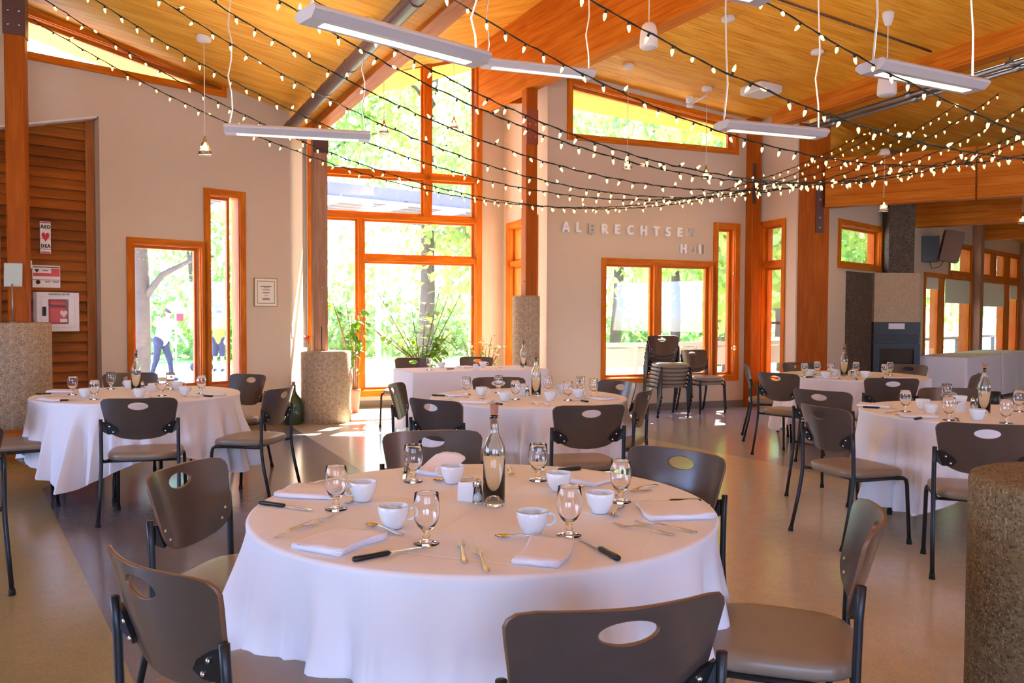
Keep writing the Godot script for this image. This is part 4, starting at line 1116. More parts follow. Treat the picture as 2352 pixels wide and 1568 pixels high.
func bracket_mesh(q: float) -> ArrayMesh:
	var st := begin(true)
	var poly := [Vector2(0.226, 0.672), Vector2(0.226, 0.61), Vector2(0.195, 0.588), Vector2(0.152, 0.592), Vector2(0.132, 0.612), Vector2(0.152, 0.64), Vector2(0.19, 0.664)]
	var f := func(i: int, off: float) -> Vector3:
		var p: Vector2 = poly[i]
		var z := back_z(p.x, p.y) - 0.007
		if p.x > 0.2: z = -0.196
		return Vector3(p.x * q, p.y, z - off)
	for i in range(1, poly.size() - 1):
		var A := [f.call(0, 0.012), f.call(i, 0.012), f.call(i + 1, 0.012)]; var B := [f.call(0, 0.0), f.call(i, 0.0), f.call(i + 1, 0.0)]
		if q > 0: tri(st, A[0], A[2], A[1]); tri(st, B[0], B[1], B[2])
		else: tri(st, A[0], A[1], A[2]); tri(st, B[0], B[2], B[1])
	for i in poly.size():
		var j := (i + 1) % poly.size()
		if q > 0: quad(st, f.call(i, 0.0), f.call(i, 0.012), f.call(j, 0.012), f.call(j, 0.0))
		else: quad(st, f.call(i, 0.0), f.call(j, 0.0), f.call(j, 0.012), f.call(i, 0.012))
	return done(st)

var chair0: Node3D
func make_chair() -> void:
	var t := Node3D.new()
	t.name = "stacking_chair"
	t.set_meta("category", "chair")
	t.set_meta("group", "brown stacking chairs")
	part("seat", seat_mesh(), M.vinyl, t)
	part("backrest", back_mesh(), null, t)
	var bolt := lathe_mesh([Vector2(0.0065, -0.002), Vector2(0.0065, 0.002), Vector2(0.003, 0.004), Vector2(0, 0.0045)], 10)
	for q in [-1.0, 1.0]:
		part("bracket", bracket_mesh(q), M.black_metal, t)
		for p in [Vector2(0.182, 0.642), Vector2(0.158, 0.606)]:
			part("bolt", bolt, M.chrome, t, Transform3D(Basis(Vector3.RIGHT, PI / 2), Vector3(p.x * q, p.y, back_z(p.x, p.y) + 0.006)))
			part("bolt", bolt, M.chrome, t, Transform3D(Basis(Vector3.RIGHT, -PI / 2), Vector3(p.x * q, p.y, back_z(p.x, p.y) - 0.02)))
		var rear := part("leg", tube_mesh([Vector3(q * 0.236, 0.69, -0.212), Vector3(q * 0.236, 0.6, -0.206), Vector3(q * 0.236, 0.44, -0.202), Vector3(q * 0.237, 0.36, -0.208), Vector3(q * 0.24, 0.25, -0.226), Vector3(q * 0.245, 0.01, -0.28)], 0.0118, 10), M.black_metal, t)
		part("rubber_foot", tube_mesh([Vector3(q * 0.245, 0.0, -0.282), Vector3(q * 0.2445, 0.03, -0.276)], 0.0165, 10, 0.014), M.rubber, rear)
		var front := part("leg", tube_mesh([Vector3(q * 0.214, 0.405, 0.12), Vector3(q * 0.216, 0.404, 0.175), Vector3(q * 0.217, 0.39, 0.196), Vector3(q * 0.218, 0.36, 0.203), Vector3(q * 0.224, 0.01, 0.222)], 0.0118, 10), M.black_metal, t)
		part("rubber_foot", tube_mesh([Vector3(q * 0.224, 0.0, 0.223), Vector3(q * 0.2235, 0.03, 0.221)], 0.0165, 10, 0.014), M.rubber, front)
	var st := begin()
	for q in [-1.0, 1.0]:
		tube(st, [Vector3(q * 0.214, 0.405, 0.14), Vector3(q * 0.214, 0.405, -0.15), Vector3(q * 0.224, 0.41, -0.19), Vector3(q * 0.236, 0.425, -0.204)], 0.0105, 8)
	tube(st, [Vector3(-0.214, 0.402, 0.14), Vector3(0.214, 0.402, 0.14)], 0.009, 8)
	tube(st, [Vector3(-0.214, 0.402, -0.14), Vector3(0.214, 0.402, -0.14)], 0.009, 8)
	part("frame", done(st), M.black_metal, t)
	chair0 = t

func put_chair(bx: float, bd: float, fx: float, fd: float, label: String, lift := 0.0, group := "") -> void:
	var f := Vector2(fx, fd).normalized()
	var o: Node3D = chair0.duplicate()
	o.name = numbered("stacking_chair")
	add_child(o)
	o.position = V(bx + 0.27 * f.x, lift, bd + 0.27 * f.y)
	o.rotation.y = atan2(f.x, -f.y)
	o.set_meta("label", label)
	if group: o.set_meta("group", group)

# ---------------------------------------------------------------- cloths and tables
func round_cloth(turn: float, sd: int, R := 0.765, H := 0.744) -> ArrayMesh:
	var st := begin()
	var n := 300
	var half := 1.165
	var lim := 1.40
	var nz := FastNoiseLite.new()
	nz.seed = sd
	nz.frequency = 1.0
	var radii := [0.0, 0.25, 0.5, 0.68]
	var edge := [0.735, 0.748, 0.757, 0.763, 0.768, 0.774]
	var drop := 22
	var grid := []
	for k in n + 1:
		var a := TAU * (k % n) / n
		var sq := half / maxf(absf(cos(a - turn)), absf(sin(a - turn)))
		var L := -log(exp(-14.0 * sq) + exp(-14.0 * lim)) / 14.0
		var c := clampf((L - half + 0.03) / (lim - half), 0.0, 1.0)
		var col := []
		var dir := Vector3(cos(a), 0, sin(a))
		for r in radii: col.append([dir * r + Vector3(0, H, 0), r])
		for i in edge.size():
			var t := float(i) / (edge.size() - 1) * PI * 0.47
			col.append([dir * (R - 0.014 + 0.014 * sin(t)) + Vector3(0, H - 0.014 + 0.014 * cos(t), 0), edge[i]])
		var ph := 1.4 * nz.get_noise_2d(cos(a) * 1.2, sin(a) * 1.2) * 4.0
		var wv := cos(15.0 * a + ph)
		var w2 := cos(7.0 * a + 2.0 * ph + sd)
		var qm := L - 0.774
		for i in drop:
			var q := qm * (i + 1.0) / drop
			var grow := q * (1.0 - exp(-q * 14.0))
			var amp := grow * (0.085 + 0.15 * c)
			var fold := signf(wv) * pow(absf(wv), 0.8) * 0.7 + 0.45 * w2
			var r := R - 0.004 + 0.06 * grow + 0.10 * grow * c + amp * fold + 0.02 * grow * nz.get_noise_2d(cos(a) * 5.0 + q * 3.0, sin(a) * 5.0)
			var y := maxf(0.03, H - 0.014 - q * (0.985 - 0.05 * c))
			var sw := 0.03 * grow * w2
			col.append([Vector3(cos(a + sw) * r, y, sin(a + sw) * r), 0.774 + q])
		grid.append(col)
	for k in n:
		var A: Array = grid[k]; var B: Array = grid[k + 1]
		var u0 := Vector2(cos(TAU * k / n - turn), sin(TAU * k / n - turn)); var u1 := Vector2(cos(TAU * (k + 1) / n - turn), sin(TAU * (k + 1) / n - turn))
		for i in A.size() - 1:
			var ua: Vector2 = u0 * A[i][1]; var ub: Vector2 = u1 * A[i][1]; var uc: Vector2 = u1 * A[i + 1][1]; var ud: Vector2 = u0 * A[i + 1][1]
			if i > 0: tri(st, A[i][0], B[i][0], B[i + 1][0], ua, ub, uc)
			tri(st, A[i][0], B[i + 1][0], A[i + 1][0], ua, uc, ud)
	return done(st)

func rect_cloth(l: float, w: float, drop: float, sd: int, H := 0.744) -> ArrayMesh:
	# corner at the origin, x along the front, z towards the front; skirt hangs on all sides
	var st := begin()
	var path := []
	var m := 0.014
	var corners := [Vector2(0, -w), Vector2(l, -w), Vector2(l, 0), Vector2(0, 0)]
	var nz := FastNoiseLite.new()
	nz.seed = sd
	for i in 4:
		var a: Vector2 = corners[i]; var b: Vector2 = corners[(i + 1) % 4]
		var nn := Vector2((b - a).normalized().y, -(b - a).normalized().x)
		var steps := int((b - a).length() / 0.03)
		for k in steps: path.append([a.lerp(b, float(k) / steps), nn])
	var n := path.size()
	var rows := [[0.0, m], [0.002, 0.004], [0.008, 0.0], [0.02, 0.0], [0.1, 0.0], [0.25, 0.0], [0.4, 0.0], [0.55, 0.0], [drop, 0.0]]
	var pt := func(k: int, i: int) -> Vector3:
		var e: Array = path[k % n]
		var p: Vector2 = e[0]; var nn: Vector2 = e[1]
		var dr: float = minf(rows[i][0], drop)
		var wave := (0.5 + 0.5 * sin(p.x * 9.0 + p.y * 11.0 + 2.0 * sin(p.x * 3.1 + sd))) * 0.035 * dr + nz.get_noise_2d(p.x * 60.0, dr * 40.0) * 0.01 * dr
		var inset: float = -rows[i][1] + 0.004 + 0.012 * dr + wave
		return Vector3(p.x + nn.x * inset, H - dr, p.y + nn.y * inset)
	for k in n:
		for i in rows.size() - 1:
			quad(st, pt.call(k, i), pt.call(k, i + 1), pt.call(k + 1, i + 1), pt.call(k + 1, i))
	var top := [Vector3(m, H, -w + m), Vector3(l - m, H, -w + m), Vector3(l - m, H, -m), Vector3(m, H, -m)]
	quad(st, top[0], top[1], top[2], top[3], Vector2(0, 0), Vector2(l, 0), Vector2(l, w), Vector2(0, w))
	return done(st)

var tables := {}
func round_table(key: String, x: float, d: float, turn: float, sd: int, where: String) -> void:
	tables[key] = Vector2(x, d)
	var t := thing("round_table", V(x, 0, d), turn, "round folding table under the white cloth, " + where, "table", "round folding tables")
	part("table_top", lathe_mesh([Vector2(0, 0.715), Vector2(0.745, 0.715), Vector2(0.75, 0.72), Vector2(0.75, 0.737), Vector2(0.745, 0.741), Vector2(0, 0.741)], 48), M.ply_top, t)
	for s in [-1.0, 1.0]:
		for q in [-1.0, 1.0]:
			var lg := part("leg", tube_mesh([Vector3(s * 0.3, 0.71, q * 0.22), Vector3(s * 0.31, 0.5, q * 0.22), Vector3(s * 0.36, 0.3, q * 0.3), Vector3(s * 0.4, 0.2, q * 0.36), Vector3(s * 0.41, 0.15, q * 0.37), Vector3(s * 0.41, 0.015, q * 0.37)], 0.014, 8), M.black_metal, t)
			part("rubber_foot", tube_mesh([Vector3(s * 0.41, 0.0, q * 0.37), Vector3(s * 0.41, 0.035, q * 0.37)], 0.018, 8), M.rubber, lg)
		part("leg_brace", tube_mesh([Vector3(s * 0.31, 0.5, -0.22), Vector3(s * 0.31, 0.5, 0.22)], 0.012, 8), M.black_metal, t)
		part("folding_strut", tube_mesh([Vector3(s * 0.31, 0.5, 0.0), Vector3(s * 0.04, 0.71, 0.0)], 0.009, 8), M.black_metal, t)
	var c := part("tablecloth", round_cloth(turn, sd), M.linen, self, Transform3D(Basis(), V(x, 0, d)))
	tag(c, "white square tablecloth draped over the round table " + where, "tablecloth", "white square tablecloths")

func build_chairs_and_tables() -> void:
	M.chair_brown = mat(rgb(78, 66, 60), 0.3, 0.0, wood_texture(91, rgb(255, 255, 255), rgb(240, 238, 236), rgb(206, 200, 196)), Vector3(3, 3, 1))
	M.chair_brown.uv1_triplanar = true
	M.chair_brown.clearcoat_enabled = true
	M.chair_brown.clearcoat = 0.6
	M.chair_brown.clearcoat_roughness = 0.16
	M.chair_edge = mat(rgb(118, 82, 56), 0.4)
	M.vinyl = mat(rgb(138, 120, 102), 0.34)
	M.ply_top = mat(rgb(196, 160, 112), 0.6)
	var crease := colour_texture(512, 512, func(i: int) -> Color:
		var u := float(i % 512) / 512.0; var v := float(i / 512) / 512.0
		var h := 0.5
		for k in [0.5, 0.25, 0.75]:
			var du := absf(u - k) * 512.0; var dv := absf(v - k) * 512.0
			if du < 2.0: h += 0.4 * (1.0 - du / 2.0)
			if dv < 2.0: h += 0.4 * (1.0 - dv / 2.0)
		return Color(h, h, h))
	M.linen = mat(rgb(240, 239, 243), 0.8)
	M.linen.uv1_scale = Vector3(1.0 / 2.4, 1.0 / 2.4, 1)
	M.linen.uv1_offset = Vector3(0.5, 0.5, 0)
	M.linen.heightmap_enabled = true
	M.linen.heightmap_texture = crease
	M.linen.heightmap_scale = 0.3
	make_chair()
	round_table("front", -0.09, 2.76, 0.35, 3, "nearest the camera")
	round_table("middle", 0.13, 6.43, 0.55, 7, "in the middle of the hall")
	round_table("left", -2.96, 6.55, 0.95, 12, "in front of the left wall")
	round_table("right", 3.14, 5.5, 0.3, 21, "at the right edge")
	round_table("far", 3.67, 8.9, 0.7, 33, "before the fireplace")
	var a := " at the nearest table"
	put_chair(0.225, 1.555, -0.29, 0.957, "brown stacking chair cut off by the bottom edge, its back to the camera" )
	put_chair(-0.82, 1.81, 0.62, 0.78, "brown stacking chair at the lower left corner" + a)
	put_chair(-1.21, 2.98, 0.97, -0.22, "brown stacking chair with a bright reflection, left side" + " of the nearest table")
	put_chair(-0.38, 3.91, 0.22, -1.0, "brown stacking chair facing the camera behind the nearest table's bottle")
	put_chair(0.70, 3.38, -0.7, -0.68, "brown stacking chair at the right rear of the nearest table")
	put_chair(1.03, 2.30, -0.945, 0.327, "brown stacking chair seen from the side, right of the nearest table")
	put_chair(0.49, 5.05, -0.25, 1.0, "brown stacking chair with its back to the camera, right front of the middle table")
	put_chair(-0.53, 5.36, 0.66, 0.85, "brown stacking chair at the left front of the middle table")
	put_chair(-0.95, 6.55, 1.0, -0.1, "brown stacking chair seen edge-on, left of the middle table")
	put_chair(-0.12, 7.30, 0.12, -1.0, "brown stacking chair facing the camera behind the middle table")
	put_chair(0.92, 6.95, -0.8, -0.55, "brown stacking chair at the right rear of the middle table")
	put_chair(1.02, 6.12, -0.93, 0.35, "brown stacking chair seen edge-on, right of the middle table")
	put_chair(-2.43, 5.36, -0.25, 1.0, "brown stacking chair with its back to the camera at the left table")
	put_chair(-2.38, 7.55, -0.5, -0.85, "brown stacking chair at the right rear of the left table")
	put_chair(-1.70, 6.18, -1.0, 0.2, "brown stacking chair seen from the side, right of the left table")
	put_chair(-3.54, 7.67, 0.35, -0.95, "brown stacking chair facing the camera behind the left table")
	put_chair(-3.78, 5.80, 0.85, 0.55, "brown stacking chair whose seat shows left of the left table")
	put_chair(-2.62, 3.84, -0.72, 0.7, "brown stacking chair cut off by the left edge of the picture")
	put_chair(2.45, 4.24, 0.35, 1.0, "brown stacking chair with its back to the camera at the right table")
	put_chair(1.88, 5.05, 0.97, 0.3, "brown stacking chair at the left of the right table, seat turned right")
	put_chair(2.28, 6.13, 0.75, 0.66, "brown stacking chair at the left rear of the right table")
	put_chair(3.40, 7.36, 0.15, 1.0, "brown stacking chair with its back to the camera at the fireplace table")
	put_chair(3.38, 6.38, -0.2, -1.0, "brown stacking chair facing the camera behind the right table")
	put_chair(4.50, 7.95, -0.85, 0.6, "brown stacking chair right of the fireplace table with a pale seat")
	put_chair(2.55, 8.0, 0.8, 0.62, "brown stacking chair at the left front of the fireplace table")
	put_chair(2.62, 9.3, 1.0, -0.25, "brown stacking chair seen edge-on by the corner post")
	put_chair(3.42, 9.85, 0.15, -1.0, "brown stacking chair facing the camera behind the fireplace table, left one")
	put_chair(4.56, 9.5, -0.6, -0.55, "brown stacking chair facing the camera behind the fireplace table, right one")
	put_chair(-1.25, 10.5, -0.3, -0.95, "brown stacking chair behind the long table, left of the bush stem")
	put_chair(-0.45, 10.85, -0.3, -0.95, "brown stacking chair behind the long table, under the flowering bush")
	var f := Vector2(0.26, -0.97)
	for k in 6:
		put_chair(2.06 + f.x * 0.022 * k, 11.66 + f.y * 0.022 * k, f.x, f.y, "brown chair in the tall stack by the two-pane window, %s from the floor" % ["first", "second", "third", "fourth", "fifth", "sixth"][k], 0.054 * k, "stacked chairs by the window")
	for k in 2:
		put_chair(2.62 + 0.008 * k, 12.1 - 0.02 * k, 0.45, -0.9, "brown chair in the pair by the narrow window, %s one" % ["lower", "upper"][k], 0.054 * k, "stacked chairs by the window")
	# long table with a cloth to the floor
	var u := Vector2(0.911, 0.412)
	var tr := atan2(u.y, u.x)
	long_table(-1.08, 9.07, tr, 1.66, 0.78, 5, "in front of the tall window")
	long_table(7.1, 12.9, PI / 4, 1.85, 0.78, 6, "right of the fireplace, nearer one")
	long_table(8.46, 14.26, PI / 4, 1.85, 0.78, 9, "right of the fireplace, farther one")

func long_table(x: float, d: float, turn: float, l: float, w: float, sd: int, where: String) -> void:
	var t := thing("long_table", V(x, 0, d), turn, "long folding table hidden under its white cloth, " + where, "table", "long folding tables")
	part("table_top", box_mesh(Vector3(0.01, 0.712, -w + 0.01), Vector3(l - 0.01, 0.741, -0.01)), M.ply_top, t)
	for sx in [0.2, l - 0.2]:
		for sz in [-0.12, -w + 0.12]:
			part("leg", tube_mesh([Vector3(sx, 0.71, sz), Vector3(sx, 0.0, sz)], 0.014, 8), M.black_metal, t)
		part("leg_brace", tube_mesh([Vector3(sx, 0.3, -0.12), Vector3(sx, 0.3, -w + 0.12)], 0.01, 8), M.black_metal, t)
	var c := part("long_tablecloth", rect_cloth(l, w, 0.7, sd), M.linen, self, Transform3D(Basis(Vector3.UP, turn), V(x, 0, d)))
	tag(c, "white floor-length cloth over the long table " + where, "tablecloth", "floor-length tablecloths")

# ---------------------------------------------------------------- tableware
# ring by ring along x: [x, half width, height, half thickness]
func strip(st: SurfaceTool, pts: Array, zc := 0.0) -> void:
	var rings := []
	for p in pts:
		var ring := []
		for k in [[1.0, 0.0], [0.6, 1.0], [-0.6, 1.0], [-1.0, 0.0], [-0.6, -1.0], [0.6, -1.0]]:
			ring.append(Vector3(p[0], p[2] + k[1] * p[3], zc + k[0] * p[1]))
		rings.append(ring)
	for i in rings.size() - 1:
		for k in 6:
			var m := (k + 1) % 6
			quad(st, rings[i][k], rings[i][m], rings[i + 1][m], rings[i + 1][k])
	for k in range(1, 5):
		tri(st, rings[0][0], rings[0][k + 1], rings[0][k])
		tri(st, rings[-1][0], rings[-1][k], rings[-1][k + 1])

func fork_mesh() -> ArrayMesh:
	var st := begin()
	strip(st, [[-0.098, 0.004, 0.0035, 0.0012], [-0.094, 0.0085, 0.0035, 0.0014], [-0.08, 0.0098, 0.004, 0.0014], [-0.04, 0.0062, 0.007, 0.0016], [0.0, 0.0036, 0.0105, 0.0018], [0.025, 0.0032, 0.0115, 0.0018], [0.034, 0.006, 0.010, 0.0014], [0.043, 0.0108, 0.0075, 0.001], [0.055, 0.0122, 0.005, 0.0009]])
	for z in [-0.0098, -0.0033, 0.0033, 0.0098]:
		strip(st, [[0.053, 0.0022, 0.0052, 0.0009], [0.07, 0.0018, 0.0038, 0.0009], [0.085, 0.0015, 0.005, 0.0008], [0.1, 0.0008, 0.0085, 0.0006]], z)
	return done(st)

func spoon_mesh() -> ArrayMesh:
	var st := begin()
	strip(st, [[-0.085, 0.004, 0.0035, 0.0012], [-0.08, 0.0085, 0.0038, 0.0014], [-0.066, 0.0092, 0.0045, 0.0014], [-0.03, 0.0055, 0.008, 0.0016], [0.01, 0.0034, 0.0115, 0.0018], [0.03, 0.0034, 0.0105, 0.0016], [0.04, 0.005, 0.0085, 0.0012]])
	var n := 20
	for s in [[0.0, 1.0], [-0.001, -1.0]]:
		for i in 5:
			for k in n:
				var q := []
				for e in [[i, k], [i, k + 1], [i + 1, k + 1], [i + 1, k]]:
					var r: float = e[0] / 5.0
					var a: float = TAU * e[1] / n
					q.append(Vector3(0.06 + cos(a) * 0.024 * r, 0.0025 + 0.0065 * r * r + s[0], sin(a) * 0.0155 * r * (1.0 - 0.12 * cos(a))))
				if s[1] > 0: quad(st, q[0], q[1], q[2], q[3])
				else: quad(st, q[3], q[2], q[1], q[0])
	return done(st)

func napkin_mesh(l: float, w: float, sd: int, lift := 0.0) -> ArrayMesh:
	var st := begin()
	var sec := []
	for k in 7:
		var a := PI * 0.5 + PI * k / 6.0
		sec.append(Vector2(-w * 0.5 + 0.008 + cos(a) * 0.008, 0.0085 + sin(a) * 0.0085))
	for p in [Vector2(w * 0.5 - 0.006, 0.0), Vector2(w * 0.5 - 0.003, 0.002), Vector2(w * 0.5 - 0.005, 0.0042), Vector2(w * 0.5 - 0.016, 0.005), Vector2(w * 0.5 - 0.002, 0.006), Vector2(w * 0.5 + 0.001, 0.0085), Vector2(w * 0.5 - 0.002, 0.0105), Vector2(w * 0.5 - 0.014, 0.0115), Vector2(w * 0.5 - 0.001, 0.0122), Vector2(w * 0.5 + 0.003, 0.0145), Vector2(w * 0.5 - 0.001, 0.017)]: sec.append(p)
	for k in range(1, 7): sec.append(Vector2(lerpf(w * 0.5 - 0.001, -w * 0.5 + 0.008, k / 7.0), 0.017 + 0.0015 * sin(k * 1.7 + sd)))
	var rows := []
	var nz := FastNoiseLite.new()
	nz.seed = sd
	for i in 11:
		var t := i / 10.0
		var row := []
		for p in sec:
			var y: float = p.y * (1.0 + 0.35 * nz.get_noise_2d(p.x * 400.0, t * 60.0)) + (lift * pow(t, 2.0) * (0.6 + 0.4 * cos(p.x * 20.0)) if lift > 0.0 else 0.0)
			row.append(Vector3(p.x + 0.006 * sin(t * 5.0 + sd) + 0.01 * (t - 0.5) * sin(sd * 1.7), maxf(0.0002, y), (t - 0.5) * l + 0.003 * sin(p.x * 40.0 + sd)))
		rows.append(row)
	var n := sec.size()
	for i in 10:
		for k in n:
			var m := (k + 1) % n
			quad(st, rows[i][k], rows[i + 1][k], rows[i + 1][m], rows[i][m])
	for e in [0, 10]:
		var c := Vector3.ZERO
		for p in rows[e]: c += p / n
		for k in n:
			var m := (k + 1) % n
			if e == 0: tri(st, c, rows[e][k], rows[e][m])
			else: tri(st, c, rows[e][m], rows[e][k])
	return done(st)

var proto := {}
const TOP := 0.7445
func proto_thing(called: String, category: String, group: String) -> Node3D:
	var t := Node3D.new()
	t.name = called
	t.set_meta("category", category)
	t.set_meta("group", group)
	proto[called] = t
	return t

func make_ware() -> void:
	M.clear_glass = solid_glass(rgb(255, 255, 255))
	M.bottle_glass = solid_glass(rgb(250, 252, 246))
	M.ceramic = mat(rgb(232, 234, 236), 0.12)
	M.cork = mat(rgb(166, 112, 86), 0.85)
	M.napkin = mat(rgb(240, 236, 242), 0.85)
	M.salt = mat(rgb(240, 240, 238), 0.9)
	M.knife_black = mat(rgb(24, 23, 26), 0.4)
	var g := proto_thing("water_goblet", "glass", "clear water goblets")
	part("bowl", lathe_mesh([Vector2(0.009, 0.031), Vector2(0.013, 0.038), Vector2(0.024, 0.050), Vector2(0.033, 0.068), Vector2(0.0368, 0.09), Vector2(0.0362, 0.115), Vector2(0.0332, 0.1415), Vector2(0.0328, 0.1423), Vector2(0.0324, 0.1415), Vector2(0.0354, 0.115), Vector2(0.036, 0.09), Vector2(0.0322, 0.0695), Vector2(0.023, 0.0525), Vector2(0.011, 0.0445), Vector2(0, 0.042)], 32), M.clear_glass, g)
	part("stem", lathe_mesh([Vector2(0, 0.0005), Vector2(0.035, 0.0005), Vector2(0.0365, 0.002), Vector2(0.034, 0.0048), Vector2(0.014, 0.0095), Vector2(0.0085, 0.016), Vector2(0.0112, 0.0225), Vector2(0.0082, 0.028), Vector2(0.009, 0.0312), Vector2(0, 0.0312)], 32), M.clear_glass, g)
	var c := proto_thing("coffee_cup", "cup", "white coffee cups")
	part("body", lathe_mesh([Vector2(0, 0.002), Vector2(0.022, 0.002), Vector2(0.024, 0.0), Vector2(0.0262, 0.003), Vector2(0.030, 0.011), Vector2(0.0392, 0.028), Vector2(0.0448, 0.048), Vector2(0.0468, 0.066), Vector2(0.0455, 0.0675), Vector2(0.0442, 0.066), Vector2(0.0422, 0.048), Vector2(0.0366, 0.029), Vector2(0.027, 0.013), Vector2(0.012, 0.0075), Vector2(0, 0.007)], 36), M.ceramic, c)
	part("handle", tube_mesh([Vector3(0.043, 0.054, 0), Vector3(0.054, 0.058, 0), Vector3(0.064, 0.054, 0), Vector3(0.068, 0.043, 0), Vector3(0.063, 0.031, 0), Vector3(0.052, 0.024, 0), Vector3(0.038, 0.026, 0)], 0.0042, 8), M.ceramic, c)
	var b := proto_thing("glass_bottle", "bottle", "corked clear bottles")
	part("glass", lathe_mesh([Vector2(0, 0.004), Vector2(0.03, 0.0), Vector2(0.034, 0.001), Vector2(0.0368, 0.006), Vector2(0.037, 0.178), Vector2(0.0345, 0.2), Vector2(0.0245, 0.222), Vector2(0.0165, 0.240), Vector2(0.0148, 0.252), Vector2(0.0142, 0.288), Vector2(0.0165, 0.2895), Vector2(0.0165, 0.302), Vector2(0.0148, 0.304), Vector2(0.0112, 0.304), Vector2(0.013, 0.252), Vector2(0.0149, 0.2395), Vector2(0.0229, 0.2212), Vector2(0.033, 0.199), Vector2(0.0356, 0.178), Vector2(0.0354, 0.012), Vector2(0.024, 0.014), Vector2(0.008, 0.024), Vector2(0, 0.025)], 40), M.bottle_glass, b)
	part("cork", lathe_mesh([Vector2(0, 0.275), Vector2(0.0105, 0.275), Vector2(0.0108, 0.304), Vector2(0.0128, 0.308), Vector2(0.014, 0.335), Vector2(0.0132, 0.338), Vector2(0, 0.338)], 18), M.cork, b)
	var s := proto_thing("salt_shaker", "shaker", "glass salt and pepper shakers")
	part("glass", lathe_mesh([Vector2(0, 0.0), Vector2(0.017, 0.0), Vector2(0.0185, 0.002), Vector2(0.0178, 0.02), Vector2(0.0125, 0.062), Vector2(0.0118, 0.062), Vector2(0.0162, 0.02), Vector2(0.0155, 0.008), Vector2(0, 0.008)], 10), M.clear_glass, s)
	part("salt", lathe_mesh([Vector2(0, 0.0085), Vector2(0.0148, 0.0085), Vector2(0.0155, 0.02), Vector2(0.0126, 0.05), Vector2(0, 0.051)], 12), M.salt, s)
	part("cap", lathe_mesh([Vector2(0.0128, 0.06), Vector2(0.0135, 0.064), Vector2(0.0125, 0.072), Vector2(0.009, 0.082), Vector2(0.004, 0.088), Vector2(0, 0.089)], 16), M.chrome, s)
	var p := proto_thing("sugar_caddy", "caddy", "sugar caddies")
	for q in [[-0.032, -0.031, -0.022, 0.022], [0.031, 0.032, -0.022, 0.022], [-0.031, 0.031, -0.022, -0.021], [-0.031, 0.031, 0.021, 0.022]]:
		part("side", box_mesh(Vector3(q[0], 0.0, q[2]), Vector3(q[1], 0.05, q[3])), M.ceramic, p)
	part("bottom", box_mesh(Vector3(-0.031, 0.0, -0.021), Vector3(0.031, 0.003, 0.021)), M.ceramic, p)
	var pk := box_mesh(Vector3(-0.027, 0.0, -0.0018), Vector3(0.027, 0.062, 0.0018))
	for k in 8: part("packet", pk, [M.napkin, M.packet_gold, M.packet_brown][[0, 0, 1, 1, 0, 1, 2, 0][k]], p, Transform3D(Basis(Vector3.RIGHT, 0.06 * sin(k * 2.0)) * Basis(Vector3.BACK, 0.1 * sin(k * 3.7)), Vector3(0, 0.004, -0.0165 + k * 0.0047)))
	var fk := MeshInstance3D.new()
	fk.mesh = fork_mesh(); fk.material_override = M.steel
	fk.set_meta("category", "fork"); fk.set_meta("group", "steel forks")
	proto.fork = fk
	var sn := MeshInstance3D.new()
	sn.mesh = spoon_mesh(); sn.material_override = M.steel
	sn.set_meta("category", "spoon"); sn.set_meta("group", "steel teaspoons")
	proto.spoon = sn
	var kf := proto_thing("table_knife", "knife", "black-handled knives")
	var st := begin()
	strip(st, [[-0.112, 0.005, 0.007, 0.004], [-0.108, 0.0085, 0.007, 0.006], [-0.09, 0.009, 0.007, 0.0068], [-0.05, 0.0072, 0.007, 0.006], [-0.02, 0.0085, 0.007, 0.0062], [-0.008, 0.0078, 0.007, 0.0055], [-0.004, 0.005, 0.007, 0.003]])
	part("handle", done(st), M.knife_black, kf)
	st = begin()
	strip(st, [[-0.006, 0.0045, 0.007, 0.0012], [0.004, 0.0075, 0.0065, 0.001], [0.03, 0.0088, 0.006, 0.0008], [0.08, 0.0088, 0.0048, 0.0007], [0.1, 0.007, 0.004, 0.0006], [0.112, 0.002, 0.0035, 0.0005]])
	part("blade", done(st), M.steel, kf)

const ORD := ["first", "second", "third", "fourth", "fifth", "sixth", "seventh", "eighth", "ninth", "tenth"]
func put_ware(called: String, noun: String, list: Array, table_words: String) -> void:
	var order := range(list.size())
	order.sort_custom(func(a, b): return list[a][0] / list[a][1] < list[b][0] / list[b][1])
	for r in order.size():
		var q: Array = list[order[r]]
		var o: Node3D = proto[called].duplicate()
		o.name = numbered({"fork": "dinner_fork", "spoon": "teaspoon"}.get(called, called))
		add_child(o)
		var at := V(q[0], TOP + 0.0005, q[1])
		if q.size() >= 4:   # from handle end to tip
			var a := V(q[0], TOP + 0.0005, q[1]); var b := V(q[2], TOP + 0.0005, q[3])
			at = (a + b) * 0.5
			o.rotation.y = atan2(-(b - a).z, (b - a).x)
		elif q.size() == 3:
			o.rotation.y = deg_to_rad(q[2])
		o.position = at
		o.set_meta("label", noun % ((ORD[r] + " from the left, ") if list.size() > 1 else "") + table_words)

func put_napkin(x: float, d: float, l: float, w: float, deg: float, label: String, lift := 0.0) -> void:
	var o := part("napkin", napkin_mesh(l, w, names.get("napkin", 0) + 2, lift), M.napkin, self, Transform3D(Basis(Vector3.UP, deg_to_rad(deg)), V(x, TOP + 0.0005, d)))
	tag(o, label, "napkin", "folded white napkins")

